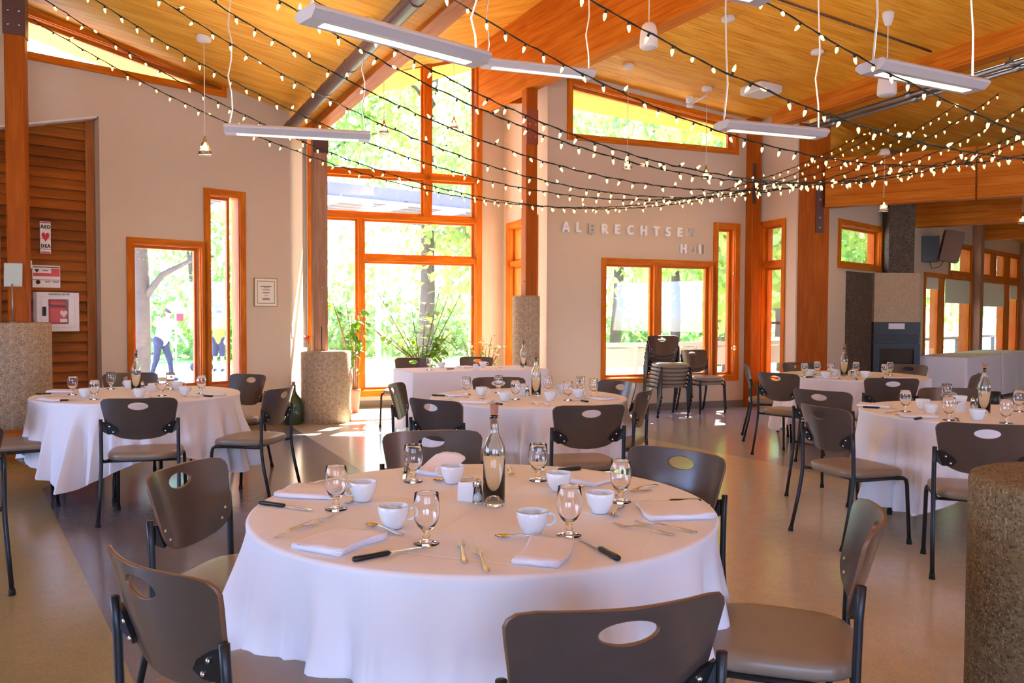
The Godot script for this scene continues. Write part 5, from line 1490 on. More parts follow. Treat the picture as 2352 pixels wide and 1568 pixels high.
func build_tableware() -> void:
	M.packet_gold = mat(rgb(214, 170, 62), 0.6)
	M.packet_brown = mat(rgb(156, 106, 56), 0.6)
	make_ware()
	var sets := {
		"on the nearest table": {
			"water_goblet": [[-0.57, 2.672], [-0.373, 3.124], [-0.235, 2.275], [0.102, 3.158], [0.167, 2.366], [0.371, 2.795]],
			"coffee_cup": [[-0.505, 2.80, 215], [-0.351, 2.445, 12], [-0.222, 3.105, 165], [0.061, 2.385, 8], [0.171, 2.975, 80], [0.286, 2.645, 70]],
			"glass_bottle": [[-0.058, 2.74]], "salt_shaker": [[-0.113, 2.765]], "sugar_caddy": [[-0.146, 2.815, -20]],
			"table_knife": [[-0.399, 2.107, -0.235, 2.232], [-0.839, 2.742, -0.64, 2.645], [0.273, 2.131, 0.20, 2.31], [0.64, 2.793, 0.425, 2.785], [-0.43, 3.36, -0.412, 3.15], [0.27, 3.38, 0.10, 3.30]],
			"fork": [[-0.672, 2.315, -0.575, 2.49], [-0.65, 2.41, -0.549, 2.575], [-0.118, 2.09, -0.143, 2.285], [-0.058, 2.015, -0.094, 2.21], [0.475, 2.365, 0.305, 2.482], [0.545, 2.395, 0.378, 2.508], [0.545, 3.075, 0.415, 2.93], [0.50, 2.975, 0.352, 2.87], [-0.76, 3.08, -0.57, 3.125], [-0.01, 3.42, 0.0, 3.235]],
			"spoon": [[-0.30, 2.345, -0.446, 2.48], [0.112, 2.33, -0.039, 2.335], [0.365, 2.715, 0.322, 2.59], [-0.51, 2.88, -0.546, 2.735], [0.13, 3.10, 0.268, 3.015], [-0.16, 3.19, -0.285, 3.13]],
		},
		"on the middle table": {
			"water_goblet": [[-0.362, 6.559], [-0.108, 6.716], [0.028, 6.203], [0.29, 6.659], [0.418, 6.155], [0.554, 6.67], [0.64, 6.45]],
			"coffee_cup": [[-0.238, 6.494, 20], [-0.053, 6.075, 15], [0.073, 6.8, 60], [0.286, 6.119, 20], [0.414, 6.738, 200], [0.511, 6.353, 30]],
			"glass_bottle": [[0.189, 6.44]], "salt_shaker": [[0.12, 6.40]], "sugar_caddy": [[0.07, 6.52, 15]],
			"table_knife": [[-0.621, 6.443, -0.41, 6.39], [-0.07, 5.80, -0.16, 5.99], [0.55, 6.02, 0.47, 6.2]],
			"fork": [[0.20, 5.78, 0.13, 5.98], [0.27, 5.77, 0.20, 5.96], [-0.5, 6.2, -0.33, 6.28]], "spoon": [[-0.33, 6.1, -0.2, 6.2], [0.62, 6.3, 0.5, 6.42]],
		},
		"on the left table": {
			"water_goblet": [[-3.424, 6.433], [-3.077, 6.082], [-3.364, 6.926], [-2.696, 6.359], [-2.872, 6.948], [-2.474, 6.58]],
			"coffee_cup": [[-3.22, 6.23, 150], [-3.247, 7.0, 160], [-2.82, 6.25, 5], [-2.79, 6.88, 40], [-2.559, 6.45, 60]],
			"glass_bottle": [[-3.06, 6.72]], "salt_shaker": [[-2.98, 6.66]], "sugar_caddy": [[-2.94, 6.75, 10]],
			"table_knife": [[-3.70, 6.42, -3.50, 6.50], [-3.30, 5.93, -3.10, 6.0], [-2.30, 6.30, -2.45, 6.40]],
			"fork": [[-3.52, 6.15, -3.36, 6.25], [-2.35, 6.2, -2.5, 6.3]], "spoon": [[-2.6, 6.1, -2.72, 6.2]],
		},
		"on the right table": {
			"water_goblet": [[2.63, 5.511], [2.68, 5.056], [3.199, 6.07], [2.95, 4.92], [3.405, 5.537]],
			"coffee_cup": [[2.83, 5.68, 20], [2.74, 5.39, 30], [2.872, 5.084, 10], [3.223, 5.93, 190]],
			"glass_bottle": [[3.07, 5.36]], "salt_shaker": [[3.13, 5.60], [3.18, 5.62]], "sugar_caddy": [[3.00, 5.53, 20]],
			"table_knife": [[2.45, 5.73, 2.62, 5.62], [2.48, 5.06, 2.62, 5.2]],
			"fork": [[2.45, 5.4, 2.62, 5.46], [2.47, 5.3, 2.64, 5.36]], "spoon": [[2.7, 4.98, 2.76, 5.12]],
		},
		"on the table before the fireplace": {
			"water_goblet": [[3.068, 8.66], [3.311, 8.955], [3.314, 8.581], [3.714, 8.912], [3.86, 8.549], [4.09, 8.933]],
			"coffee_cup": [[3.19, 8.82, 20], [3.2, 8.42, 190], [3.66, 8.56, 10], [3.44, 8.8, 100]],
			"glass_bottle": [[3.50, 8.70]], "salt_shaker": [[3.58, 8.68]], "sugar_caddy": [[3.62, 8.78, 0]],
			"table_knife": [[3.05, 8.52, 3.2, 8.62], [3.45, 8.25, 3.5, 8.45]], "fork": [[3.6, 8.25, 3.62, 8.45], [3.3, 8.3, 3.34, 8.5]],
		},
		"on the long table by the window": {
			"water_goblet": [[-0.95, 9.50]], "coffee_cup": [[-0.84, 9.85, 160], [-0.35, 10.02, 20]], "glass_bottle": [[0.14, 9.98]], "sugar_caddy": [[-0.42, 9.6, 0]],
			"table_knife": [[-0.75, 9.55, -0.6, 9.7]], "fork": [[-0.2, 9.75, -0.12, 9.93]],
		},
	}
	var nouns := {"water_goblet": "clear stemmed water goblet, %s", "coffee_cup": "white coffee cup, %s", "glass_bottle": "clear glass bottle with a cork %s", "salt_shaker": "small glass shaker with a chrome cap, %s", "sugar_caddy": "white caddy of sugar packets %s", "table_knife": "black-handled table knife, %s", "fork": "steel fork, %s", "spoon": "steel teaspoon, %s"}
	for words in sets:
		for kind in sets[words]:
			put_ware(kind, nouns[kind], sets[words][kind], words)
	put_napkin(-0.476, 2.275, 0.21, 0.17, -28.0, "folded white napkin at the left front of the nearest table")
	put_napkin(-0.705, 2.91, 0.21, 0.17, 78.0, "folded white napkin at the far left of the nearest table beside a knife")
	put_napkin(-0.29, 3.33, 0.19, 0.14, 155.0, "folded white napkin standing up behind a cup on the nearest table", 0.05)
	put_napkin(0.092, 2.185, 0.23, 0.125, -16.0, "folded white napkin at the front of the nearest table beside two forks")
	put_napkin(0.315, 3.16, 0.2, 0.15, 140.0, "folded white napkin at the right rear of the nearest table")
	put_napkin(0.525, 2.65, 0.2, 0.22, 8.0, "folded white napkin at the right of the nearest table below a knife")
	for q in [[-0.25, 5.97, 70, "left front of the middle table"], [0.68, 6.27, 30, "right edge of the middle table"], [-0.45, 6.5, 20, "left edge of the middle table"], [-3.62, 6.66, 100, "far left of the left table"], [-3.33, 6.02, 60, "front of the left table"], [-2.33, 6.46, 30, "right edge of the left table"], [2.56, 5.82, 60, "left rear of the right table"], [2.58, 5.23, 80, "left front of the right table"], [3.25, 8.5, 60, "left front of the table before the fireplace"], [3.95, 8.4, 100, "right front of the table before the fireplace"], [-0.55, 9.95, 30, "middle of the long table by the window"]]:
		put_napkin(q[0], q[1], 0.21, 0.16, q[2], "folded white napkin at the " + q[3])
	var mug := thing("black_mug", V(3.52, TOP + 0.0005, 6.02), 0.0, "black mug at the back of the right table", "mug")
	part("body", lathe_mesh([Vector2(0, 0), Vector2(0.036, 0), Vector2(0.04, 0.01), Vector2(0.042, 0.09), Vector2(0.039, 0.09), Vector2(0.037, 0.01), Vector2(0, 0.008)], 24), M.black, mug)
	part("handle", tube_mesh([Vector3(0.04, 0.07, 0), Vector3(0.062, 0.065, 0), Vector3(0.066, 0.04, 0), Vector3(0.04, 0.022, 0)], 0.005, 8), M.black, mug)

# ---------------------------------------------------------------- lettering, notices, fireplace and the rest
func letters(text: String, size: float, depth: float, bold := true, width := 0.0) -> TextMesh:
	var t := TextMesh.new()
	t.text = text
	var f := SystemFont.new()
	f.font_names = PackedStringArray(["Droid Sans"])
	f.font_weight = 700 if bold else 400
	var fv := FontVariation.new()
	fv.base_font = f
	fv.variation_embolden = 0.9 if bold else 0.0
	t.font = fv
	t.font_size = 64
	t.pixel_size = size / 64.0
	t.depth = depth
	t.curve_step = 1.0
	if width > 0.0: t.width = width
	return t

func wall_xf(P: Vector2, ang: float, x: float, y: float, z: float) -> Transform3D:
	var b := Basis(Vector3.UP, deg_to_rad(90.0 - ang))
	return Transform3D(b, V(P.x, 0, P.y) + b * Vector3(x, y, z))

func build_furnishings() -> void:
	var TW := Vector2(2.755, 12.29)
	var LW := Vector2(-2.977, 10.24)
	M.letter = mat(rgb(244, 246, 250), 0.4)
	M.paper = mat(rgb(236, 230, 214), 0.8)
	M.ink = mat(rgb(60, 54, 48), 0.8)
	M.gold_frame = mat(rgb(150, 124, 70), 0.4, 0.4)
	M.sign_red = mat(rgb(196, 30, 44), 0.5)
	M.sign_white = mat(rgb(236, 228, 226), 0.5)
	M.bag_red = mat(rgb(206, 16, 32), 0.55)
	M.stone_tan = mat(rgb(186, 160, 130), 0.75)
	# letters of the hall's name, each a thing of its own
	var row1 := "ALBRECHTSEN"
	var x1 := [-2.185, -1.995, -1.79, -1.59, -1.385, -1.175, -0.955, -0.745, -0.55, -0.355, -0.165]
	for i in row1.length():
		var o := part("metal_letter", letters(row1[i], 0.175, 0.03), M.letter if i != 2 else M.wall_letter, self, wall_xf(TW, 68.5, x1[i], 2.588 + 0.002 * sin(i * 2.0), 0.03))
		var who := row1[i]
		if i == 4: who = "first E"
		elif i == 9: who = "second E"
		tag(o, "raised metal letter %s of the upper word on the cream wall" % who if i != 2 else "dulled metal letter B of the upper word on the cream wall", "letter", "letters of the hall name")
	var row2 := "Hall"
	var x2 := [-0.285, -0.115, 0.0, 0.075]
	for i in 4:
		var o := part("metal_letter", letters(row2[i], 0.165, 0.03), M.letter if i < 3 else M.wall_letter, self, wall_xf(TW, 68.5, x2[i], 2.352, 0.03))
		tag(o, "raised metal letter %s of the lower word on the cream wall" % ["H", "a", "l, brighter one,", "l, duller one,"][i], "letter", "letters of the hall name")
	# framed certificate
	var ce := thing("framed_certificate", V(LW.x, 0, LW.y), deg_to_rad(44.0), "framed cream certificate on the left wall beside the tall window", "certificate")
	part("frame", box_mesh(Vector3(-0.235, 1.47, 0.0), Vector3(0.07, 1.82, 0.018)), M.gold_frame, ce)
	part("mat_board", box_mesh(Vector3(-0.225, 1.48, 0.018), Vector3(0.06, 1.81, 0.02)), M.paper, ce)
	part("border", box_mesh(Vector3(-0.2, 1.505, 0.02), Vector3(0.035, 1.785, 0.0205)), M.gold_frame, ce)
	part("sheet", box_mesh(Vector3(-0.192, 1.513, 0.0205), Vector3(0.027, 1.777, 0.021)), M.paper, ce)
	for q in [[0.14, 1.71, 0.012], [0.06, 1.695, 0.008], [0.1, 1.67, 0.01], [0.09, 1.635, 0.01], [0.05, 1.6, 0.006], [0.09, 1.565, 0.01], [0.1, 1.55, 0.01]]:
		part("text_line", box_mesh(Vector3(-0.082 - q[0] * 0.5, q[1], 0.021), Vector3(-0.082 + q[0] * 0.5, q[1] + q[2], 0.0214)), M.ink_soft, ce)
	# first-aid notices and cabinet on the boarded recess
	var zb := -0.155
	var sg := thing("defibrillator_sign", V(LW.x, 0, LW.y), deg_to_rad(44.0), "narrow white sign with a red heart on the boards", "sign")
	var sx := -2.47
	part("plate", box_mesh(Vector3(sx - 0.05, 2.0, zb), Vector3(sx + 0.05, 2.33, zb + 0.012)), M.sign_white, sg)
	part("red_bar", box_mesh(Vector3(sx - 0.045, 2.005, zb + 0.012), Vector3(sx + 0.045, 2.017, zb + 0.0125)), M.sign_red, sg)
	part("red_bar", box_mesh(Vector3(sx - 0.045, 2.313, zb + 0.012), Vector3(sx + 0.045, 2.323, zb + 0.0125)), M.sign_red, sg)
	part("lettering", letters("AED", 0.048, 0.001), M.ink, sg, Transform3D(Basis(), Vector3(sx, 2.275, zb + 0.013)))
	part("lettering", letters("DEA", 0.048, 0.001), M.ink, sg, Transform3D(Basis(), Vector3(sx, 2.075, zb + 0.013)))
	part("heart", heart_mesh(0.075, 0.1), M.sign_red, sg, Transform3D(Basis(), Vector3(sx, 2.175, zb + 0.0122)))
	var n2 := thing("notice_board", V(LW.x, 0, LW.y), deg_to_rad(44.0), "white and red notice above the first-aid cabinet", "sign")
	var nx := -2.45
	part("plate", box_mesh(Vector3(nx - 0.145, 1.645, zb), Vector3(nx + 0.115, 1.875, zb + 0.012)), M.sign_white, n2)
	part("red_band", box_mesh(Vector3(nx - 0.14, 1.762, zb + 0.012), Vector3(nx + 0.11, 1.795, zb + 0.013)), M.sign_pink, n2)
	part("red_panel", box_mesh(Vector3(nx + 0.03, 1.795, zb + 0.012), Vector3(nx + 0.11, 1.845, zb + 0.013)), M.sign_pink, n2)
	part("dark_strip", box_mesh(Vector3(nx - 0.14, 1.852, zb + 0.012), Vector3(nx + 0.11, 1.862, zb + 0.013)), M.ink, n2)
	part("heart", heart_mesh(0.035, 0.04), M.ink, n2, Transform3D(Basis(), Vector3(nx - 0.105, 1.82, zb + 0.0125)))
	part("portrait", lathe_mesh([Vector2(0.022, 0), Vector2(0.022, 0.001), Vector2(0, 0.001)], 16), M.ink, n2, Transform3D(Basis(Vector3.RIGHT, PI / 2), Vector3(nx - 0.095, 1.7, zb + 0.0125)))
	for q in [[-0.05, 0.0, 1.815], [-0.03, 0.02, 1.7], [0.04, 0.1, 1.7]]: part("text_line", box_mesh(Vector3(nx + q[0], q[2], zb + 0.012), Vector3(nx + q[1], q[2] + 0.012, zb + 0.0128)), M.ink_soft, n2)
	var ab := thing("first_aid_cabinet", V(LW.x, 0, LW.y), deg_to_rad(44.0), "white wall cabinet with a red bag behind its window", "cabinet")
	var cx := -2.39; var cy := 1.19
	var st := begin(true)
	for q in [[-0.2, -0.092, 0.0, 0.405], [0.1, 0.2, 0.0, 0.405], [-0.092, 0.1, 0.0, 0.075], [-0.092, 0.1, 0.335, 0.405]]:
		abox(st, Vector3(cx + q[0], cy + q[2], zb), Vector3(cx + q[1], cy + q[3], zb + 0.13))
	abox(st, Vector3(cx - 0.2, cy, zb), Vector3(cx + 0.2, cy + 0.405, zb + 0.01))
	part("body", done(st), M.sign_white, ab)
	var door := part("door_frame", box_mesh(Vector3(cx - 0.16, cy + 0.04, zb + 0.13), Vector3(cx + 0.16, cy + 0.045, zb + 0.134)), M.fixture, ab)
	part("seam", box_mesh(Vector3(cx - 0.16, cy + 0.36, zb + 0.13), Vector3(cx + 0.16, cy + 0.363, zb + 0.1315)), M.fixture, door)
	part("seam", box_mesh(Vector3(cx - 0.16, cy + 0.04, zb + 0.13), Vector3(cx - 0.157, cy + 0.36, zb + 0.1315)), M.fixture, door)
	part("seam", box_mesh(Vector3(cx + 0.157, cy + 0.04, zb + 0.13), Vector3(cx + 0.16, cy + 0.36, zb + 0.1315)), M.fixture, door)
	part("latch", box_mesh(Vector3(cx - 0.15, cy + 0.16, zb + 0.128), Vector3(cx - 0.115, cy + 0.255, zb + 0.136)), M.black, ab)
	part("lettering", letters("DEFIBRILLATOR", 0.026, 0.001), M.ink_soft, ab, Transform3D(Basis(), Vector3(cx + 0.01, cy + 0.384, zb + 0.131)))
	part("window_pane", box_mesh(Vector3(cx - 0.092, cy + 0.075, zb + 0.12), Vector3(cx + 0.1, cy + 0.335, zb + 0.123)), M.glass_pane, ab)
	var bag := thing("first_aid_bag", V(LW.x, 0, LW.y), deg_to_rad(44.0), "red first-aid bag inside the white wall cabinet", "bag")
	var bst := begin(true)
	cbox(bst, Transform3D(Basis(), Vector3(cx + 0.004, cy + 0.165, zb + 0.075)), Vector3(0.188, 0.18, 0.085), 0.02)
	part("body", done(bst), M.bag_red, bag)
	bst = begin(true)
	cbox(bst, Transform3D(Basis(Vector3.BACK, -0.06), Vector3(cx + 0.002, cy + 0.292, zb + 0.07)), Vector3(0.18, 0.07, 0.08), 0.02)
	part("flap", done(bst), M.bag_red, bag)
	part("strap", box_mesh(Vector3(cx - 0.07, cy + 0.262, zb + 0.06), Vector3(cx + 0.08, cy + 0.27, zb + 0.113)), M.black, bag)
	part("heart", heart_mesh(0.07, 0.075), M.sign_white, bag, Transform3D(Basis(), Vector3(cx + 0.055, cy + 0.185, zb + 0.1178)))
	part("patch", box_mesh(Vector3(cx + 0.02, cy + 0.095, zb + 0.1172), Vector3(cx + 0.088, cy + 0.13, zb + 0.1185)), M.sign_white, bag)
	# paper holder on the left pier
	var ph := thing("paper_holder", V(-4.66, 1.29, 7.72), 0.35, "pale sheet in a clear holder on a thin stem before the left post", "sign holder")
	part("stem", tube_mesh([Vector3(0, 0.0, 0), Vector3(0, 0.36, 0)], 0.008, 8), M.galvanised, ph)
	part("foot", lathe_mesh([Vector2(0, 0), Vector2(0.04, 0), Vector2(0.04, 0.006), Vector2(0, 0.01)], 16), M.galvanised, ph)
	part("sheet", box_mesh(Vector3(-0.075, 0.34, -0.002), Vector3(0.075, 0.56, 0.002)), M.mint_paper, ph, Transform3D(Basis(Vector3.RIGHT, -0.12), Vector3.ZERO))
	part("cover", box_mesh(Vector3(-0.078, 0.335, 0.003), Vector3(0.078, 0.565, 0.005)), M.glass_pane, ph, Transform3D(Basis(Vector3.RIGHT, -0.12), Vector3.ZERO))
	var se := thing("door_sensor", V(LW.x, 0, LW.y), deg_to_rad(44.0), "small white plate on the boards right of the left post", "switch")
	part("cover", box_mesh(Vector3(-2.625, 1.84, zb), Vector3(-2.6, 1.92, zb + 0.02)), M.white_paint, se)
	part("button", box_mesh(Vector3(-2.617, 1.87, zb + 0.02), Vector3(-2.608, 1.89, zb + 0.024)), M.fixture, se)
	# switch and outlet
	var sw := thing("light_switch", V(-2.79, 0, 10.42), deg_to_rad(95.7), "pale light switch on the short return wall", "switch")
	part("plate", box_mesh(Vector3(0.06, 1.09, 0), Vector3(0.2, 1.22, 0.008)), M.switch_grey, sw)
	part("rocker", box_mesh(Vector3(0.11, 1.13, 0.008), Vector3(0.15, 1.18, 0.012)), M.white_paint, sw)
	var ol := thing("power_outlet", V(TW.x, 0, TW.y), deg_to_rad(21.5), "dark power outlet low on the lettering wall", "outlet")
	part("plate", box_mesh(Vector3(-1.98, 0.36, 0), Vector3(-1.905, 0.48, 0.008)), M.ink, ol)
	for y in [0.385, 0.435]: part("socket", box_mesh(Vector3(-1.965, y, 0.008), Vector3(-1.92, y + 0.025, 0.011)), M.black, ol)
	# green demijohn and light wooden stand beside the wide pier
	var dj := thing("green_demijohn", V(-2.74, 0, 10.36), 0.0, "dark green glass demijohn beside the wide concrete pier", "bottle")
	part("glass", lathe_mesh([Vector2(0, 0), Vector2(0.1, 0), Vector2(0.115, 0.02), Vector2(0.118, 0.24), Vector2(0.1, 0.31), Vector2(0.05, 0.37), Vector2(0.03, 0.41), Vector2(0.026, 0.47), Vector2(0.03, 0.475), Vector2(0.03, 0.49), Vector2(0, 0.49)], 28), M.green_glass, dj)
	part("stopper", lathe_mesh([Vector2(0, 0.49), Vector2(0.02, 0.49), Vector2(0.022, 0.53), Vector2(0, 0.535)], 14), M.cork, dj)
	var ws := thing("bentwood_stand", V(-2.60, 0, 11.1), -0.1, "pale round-wood stand with a crossbar behind the wide pier", "stand")
	part("crossbar", tube_mesh([Vector3(-0.14, 0.86, 0), Vector3(0.2, 0.87, 0)], 0.028, 12), M.pale_wood, ws)
	part("pole", tube_mesh([Vector3(0.02, 0.86, 0), Vector3(0.0, 0.4, 0), Vector3(0.01, 0.0, 0)], 0.024, 10), M.pale_wood, ws)
	for q in [-1.0, 1.0]:
		part("brace", tube_mesh([Vector3(q * 0.13, 0.8, 0.01), Vector3(q * 0.1, 0.6, 0.015), Vector3(q * 0.03, 0.45, 0.02)], 0.01, 8), M.pale_wood, ws)
		part("foot", tube_mesh([Vector3(0, 0.18, 0), Vector3(q * 0.16, 0.02, 0.06)], 0.018, 8), M.pale_wood, ws)
	# fireplace, chimney shaft and firebox
	var fp := thing("fireplace", V(5.75, 0, 13.15), 0.04, "free-standing gas fireplace with a tan stone hood", "fireplace")
	part("slab", box_mesh(Vector3(0, 0, -0.1), Vector3(0.88, 2.06, 0.0)), M.granite, fp, Transform3D(Basis(Vector3.UP, deg_to_rad(45.0) - 0.04), Basis(Vector3.UP, -0.04) * (V(5.08, 0, 12.50) - V(5.75, 0, 13.15))))
	part("hood", box_mesh(Vector3(0.0, 1.29, -0.5), Vector3(0.73, 2.07, 0.0)), M.hood_stone, fp)
	var fb := part("firebox", box_mesh(Vector3(0.0, 0.34, -0.5), Vector3(0.76, 1.29, -0.04)), M.black, fp)
	for q in [[0.0, 0.1, 0.34, 0.95], [0.66, 0.76, 0.34, 0.95], [0.1, 0.66, 0.87, 0.95], [0.1, 0.66, 0.34, 0.42]]:
		part("surround", box_mesh(Vector3(q[0], q[2], -0.04), Vector3(q[1], q[3], 0.0)), M.black_metal, fb)
	for y in [0.97, 1.0, 1.03, 1.06]: part("louvre", box_mesh(Vector3(0.0, y, -0.04), Vector3(0.76, y + 0.018, 0.004)), M.black_metal, fb)
	part("header", box_mesh(Vector3(0.0, 1.09, -0.04), Vector3(0.76, 1.29, -0.005)), M.black_metal, fb)
	part("window_glass", box_mesh(Vector3(0.1, 0.42, -0.03), Vector3(0.66, 0.87, -0.025)), M.smoked, fb)
	part("log", tube_mesh([Vector3(0.18, 0.46, -0.035), Vector3(0.58, 0.52, -0.035)], 0.03, 8), M.bark, fb)
	part("plinth", box_mesh(Vector3(-0.02, 0, -0.5), Vector3(0.78, 0.34, 0.02)), M.granite, fp)
	part("notice", box_mesh(Vector3(0.24, 1.18, -0.004), Vector3(0.5, 1.27, 0.001)), M.sign_white, fp)
	part("chimney", box_mesh(Vector3(0.28, 2.07, -0.5), Vector3(0.7, 4.2, -0.12)), M.granite, fp)
	# loudspeaker on the alcove wall
	var ls := thing("wall_speaker", V(7.62, 2.45, 14.75), deg_to_rad(-18.0), "tilted wooden loudspeaker on a black wall mount in the alcove", "speaker")
	var ub := Basis(Vector3.BACK, -0.2)
	part("cabinet", box_mesh(Vector3(-0.13, -0.18, -0.13), Vector3(0.17, 0.36, 0.13)), M.speaker_wood, ls, Transform3D(ub, Vector3(0.1, 0.08, 0.1)))
	part("grille", box_mesh(Vector3(0.17, -0.15, -0.11), Vector3(0.18, 0.33, 0.11)), M.black, ls, Transform3D(ub, Vector3(0.1, 0.08, 0.1)))
	part("mount", box_mesh(Vector3(-0.35, -0.1, -0.12), Vector3(-0.04, 0.36, 0.1)), M.black, ls)
	part("cable", tube_mesh([Vector3(-0.2, -0.08, 0.1), Vector3(-0.16, -0.22, 0.12), Vector3(-0.05, -0.2, 0.14), Vector3(0.04, -0.08, 0.14)], 0.006, 6), M.black, ls)
	var os := thing("outdoor_lantern", V(4.22, 1.05, 13.0), 0.2, "black lantern outside the narrow side window", "lantern")
	part("case", box_mesh(Vector3(-0.05, 0, -0.08), Vector3(0.05, 0.42, 0.08)), M.black, os)
	part("cap", box_mesh(Vector3(-0.07, 0.42, -0.1), Vector3(0.07, 0.45, 0.1)), M.black, os)
	part("arm", box_mesh(Vector3(-0.4, 0.2, -0.02), Vector3(-0.05, 0.24, 0.02)), M.black, os)
	for q in [[0.645, 1.98, "upper"], [0.635, 0.86, "lower"]]:
		var la := thing("window_latch", V(TW.x, 0, TW.y), deg_to_rad(21.5), q[2] + " chrome latch on the tall narrow window's frame", "latch")
		part("plate", box_mesh(Vector3(q[0] + 0.01, q[1], 0.0), Vector3(q[0] + 0.04, q[1] + 0.07, 0.03)), M.chrome, la)
		part("lever", box_mesh(Vector3(q[0] - 0.04, q[1] + 0.025, 0.02), Vector3(q[0] + 0.02, q[1] + 0.045, 0.035)), M.chrome, la)

func heart_mesh(w: float, h: float) -> ArrayMesh:
	var pts := PackedVector2Array()
	for k in 28:
		var t := TAU * k / 28.0
		pts.append(Vector2(16.0 * pow(sin(t), 3) / 32.0 * w, (13.0 * cos(t) - 5.0 * cos(2 * t) - 2.0 * cos(3 * t) - cos(4 * t)) / 29.0 * h))
	var st := begin(true)
	prism(st, pts, Transform3D(), 0.001)
	return done(st)

# ---------------------------------------------------------------- indoor plants: stems and single leaves
func plant(o: Node3D, stems: Array, leaves: int, l: float, w: float, m: Material, spread: float, droop: float) -> void:
	var leaf := leaf_mesh(l, w)
	var st := begin()
	for s in stems: tube(st, s, 0.012, 6, 0.004)
	part("stems", done(st), M.stem, o)
	for i in leaves:
		var s: Array = stems[rng.randi() % stems.size()]
		var t := pow(rng.randf(), 0.75) * (s.size() - 1.001)
		var k := int(t)
		if k == 0 and rng.randf() < 0.7: continue
		var p: Vector3 = s[k].lerp(s[k + 1], t - k)
		var b := Basis(Vector3.UP, rng.randf() * TAU) * Basis(Vector3.RIGHT, rng.randf_range(-0.5, 0.6) + droop)
		var out := b * Vector3(0, 0, rng.randf_range(0.02, spread))
		part("leaf", leaf, m, o, Transform3D(b.scaled(Vector3.ONE * rng.randf_range(0.65, 1.15)), p + out))

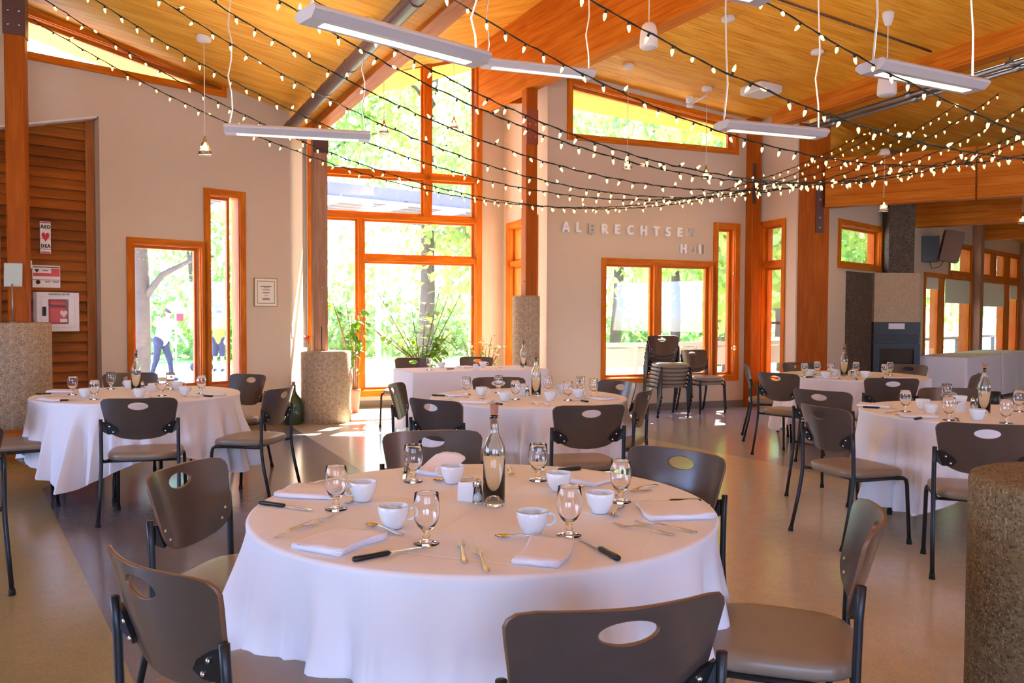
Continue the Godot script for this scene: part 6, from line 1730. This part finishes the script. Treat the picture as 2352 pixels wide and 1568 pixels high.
func build_plants() -> void:
	M.stem = mat(rgb(146, 106, 76), 0.8)
	M.plant_leaf = mat(rgb(92, 138, 30), 0.4)
	M.plant_leaf.backlight_enabled = true
	M.plant_leaf.backlight = Color(0.5, 0.62, 0.1)
	M.plant_leaf2 = mat(rgb(58, 104, 26), 0.4)
	M.plant_leaf2.backlight_enabled = true
	M.plant_leaf2.backlight = Color(0.32, 0.5, 0.08)
	M.terracotta = mat(rgb(190, 112, 92), 0.8)
	M.petal = mat(rgb(255, 96, 96), 0.6)
	M.soil = mat(rgb(60, 44, 34), 0.95)
	var pot := func(o: Node3D, r: float, h: float, m: Material) -> void:
		part("pot", lathe_mesh([Vector2(0, 0), Vector2(r * 0.62, 0), Vector2(r * 0.92, h * 0.86), Vector2(r, h * 0.86), Vector2(r, h), Vector2(r * 0.9, h), Vector2(r * 0.88, h * 0.93), Vector2(0, h * 0.93)], 24), m, o)
		part("soil", lathe_mesh([Vector2(r * 0.87, h * 0.93), Vector2(0, h * 0.95)], 18), M.soil, o)
	var a := thing("potted_vine", V(-2.2, 0, 11.6), 0.0, "tall leafy vine in a terracotta pot behind the wide pier", "plant")
	pot.call(a, 0.078, 0.33, M.terracotta)
	var stems := []
	for k in 9:
		var an := k * 0.7
		var h := rng.randf_range(0.9, 1.35)
		var e := Vector3(cos(an) * rng.randf_range(0.08, 0.3) - 0.05, 0, sin(an) * 0.15)
		stems.append([Vector3(cos(an) * 0.03, 0.3, sin(an) * 0.03), e * 0.4 + Vector3(0, 0.3 + h * 0.4, 0), e * 0.8 + Vector3(0, 0.3 + h * 0.75, 0), e * 1.2 + Vector3(0, 0.3 + h, 0)])
	plant(a, stems, 150, 0.11, 0.09, M.plant_leaf2, 0.07, 0.5)
	var b := thing("potted_bush", V(-1.22, 0, 11.1), 0.0, "large bright green bush with a forked woody stem before the tall window", "plant")
	pot.call(b, 0.2, 0.38, M.terracotta)
	stems = []
	for k in 15:
		var an := k * TAU / 15.0 + 0.2
		var r := rng.randf_range(0.3, 0.85)
		var h := rng.randf_range(1.15, 1.95) - r * 0.45
		stems.append([Vector3(0, 0.36, 0), Vector3(cos(an) * 0.05, 0.72, sin(an) * 0.03), Vector3(cos(an) * r * 0.5, 0.72 + (h - 0.72) * 0.45, sin(an) * r * 0.25), Vector3(cos(an) * r, h, sin(an) * r * 0.45)])
	plant(b, stems, 330, 0.125, 0.085, M.plant_leaf, 0.12, 0.1)
	part("trunk", tube_mesh([Vector3(0, 0.34, 0), Vector3(0.01, 0.6, 0), Vector3(0.0, 0.78, 0)], 0.028, 8, 0.02), M.stem, b)
	var c := thing("flowering_plant", V(-0.42, 0, 11.75), 0.0, "small pale-flowered plant right of the large bush", "plant")
	pot.call(c, 0.16, 0.42, M.terracotta)
	stems = []
	for k in 11:
		var an := k * TAU / 11.0
		var r := rng.randf_range(0.1, 0.32)
		stems.append([Vector3(0, 0.4, 0), Vector3(cos(an) * r * 0.5, 0.65, sin(an) * r * 0.3), Vector3(cos(an) * r, rng.randf_range(0.8, 1.08), sin(an) * r * 0.5)])
	plant(c, stems, 130, 0.07, 0.05, M.plant_leaf, 0.06, 0.2)
	var petal := lathe_mesh([Vector2(0, 0), Vector2(0.02, 0.006), Vector2(0.028, 0.018), Vector2(0, 0.012)], 8)
	for k in 16:
		var s: Array = stems[k % 11]
		part("flower", petal, M.pale_petal, c, Transform3D(Basis(Vector3.RIGHT, rng.randf_range(-1, 1)), s[2] + Vector3(rng.randf_range(-0.06, 0.06), rng.randf_range(-0.05, 0.04), rng.randf_range(-0.04, 0.06))))
	var fl := thing("flower_vase", V(-2.58, 0.91, 10.5), 0.0, "small red flower with a dark leaf on top of the wide pier", "flower")
	part("vase", lathe_mesh([Vector2(0, 0), Vector2(0.02, 0), Vector2(0.024, 0.05), Vector2(0.014, 0.08), Vector2(0.016, 0.09), Vector2(0, 0.085)], 14), M.pale_pipe, fl)
	part("stem", tube_mesh([Vector3(0, 0.08, 0), Vector3(-0.02, 0.2, 0)], 0.004, 6), M.plant_leaf2, fl)
	for k in 6: part("petal", leaf_mesh(0.06, 0.035), M.petal, fl, Transform3D(Basis(Vector3.UP, k * 1.05) * Basis(Vector3.RIGHT, 0.5 + 0.15 * (k % 3)), Vector3(-0.02, 0.2 - 0.02 * (k % 3), 0)))
	for k in 2: part("leaf", leaf_mesh(0.11, 0.03), M.plant_leaf2, fl, Transform3D(Basis(Vector3.UP, -1.9 + k * 3.0) * Basis(Vector3.RIGHT, -0.6), Vector3(-0.015, 0.16, 0)))

func _ready() -> void:
	rng.seed = 20240611
	# --- camera
	var cam := Camera3D.new()
	cam.name = "camera"
	cam.position = Vector3(0, 1.38, 0)
	cam.rotation = Vector3(-atan(61.0 / 1900.0), 0, 0.004)
	cam.fov = rad_to_deg(2.0 * atan(784.0 / 1900.0))
	cam.near = 0.05
	cam.far = 400.0
	add_child(cam)
	cam.current = true
	# --- sky, sun, exposure
	var we := WorldEnvironment.new()
	we.name = "surroundings"
	var env := Environment.new()
	env.background_mode = Environment.BG_SKY
	var sky := Sky.new()
	var sm := ProceduralSkyMaterial.new()
	sm.sky_top_color = rgb(104, 150, 242)
	sm.sky_horizon_color = rgb(196, 218, 255)
	sm.sky_curve = 0.25
	sm.ground_bottom_color = rgb(150, 150, 140)
	sm.ground_horizon_color = rgb(220, 222, 220)
	sm.sun_angle_max = 2.0
	sky.sky_material = sm
	env.sky = sky
	env.background_energy_multiplier = SKY
	env.tonemap_mode = Environment.TONE_MAPPER_LINEAR
	env.tonemap_exposure = EXPOSURE
	env.sdfgi_enabled = true
	env.ssao_enabled = true
	env.ssil_enabled = true
	we.environment = env
	add_child(we)
	var sun := DirectionalLight3D.new()
	sun.name = "sun"
	sun.light_color = rgb(255, 248, 240)
	sun.light_energy = SUN
	sun.light_angular_distance = 0.55
	sun.shadow_enabled = true
	add_child(sun)
	sun.look_at_from_position(Vector3(2.3, 10.6, -9.0), Vector3.ZERO)
	# --- the place
	make_materials()
	more_materials()
	build_structure()
	build_outside()
	build_lamps()
	build_chairs_and_tables()
	build_tableware()
	build_furnishings()
	build_plants()
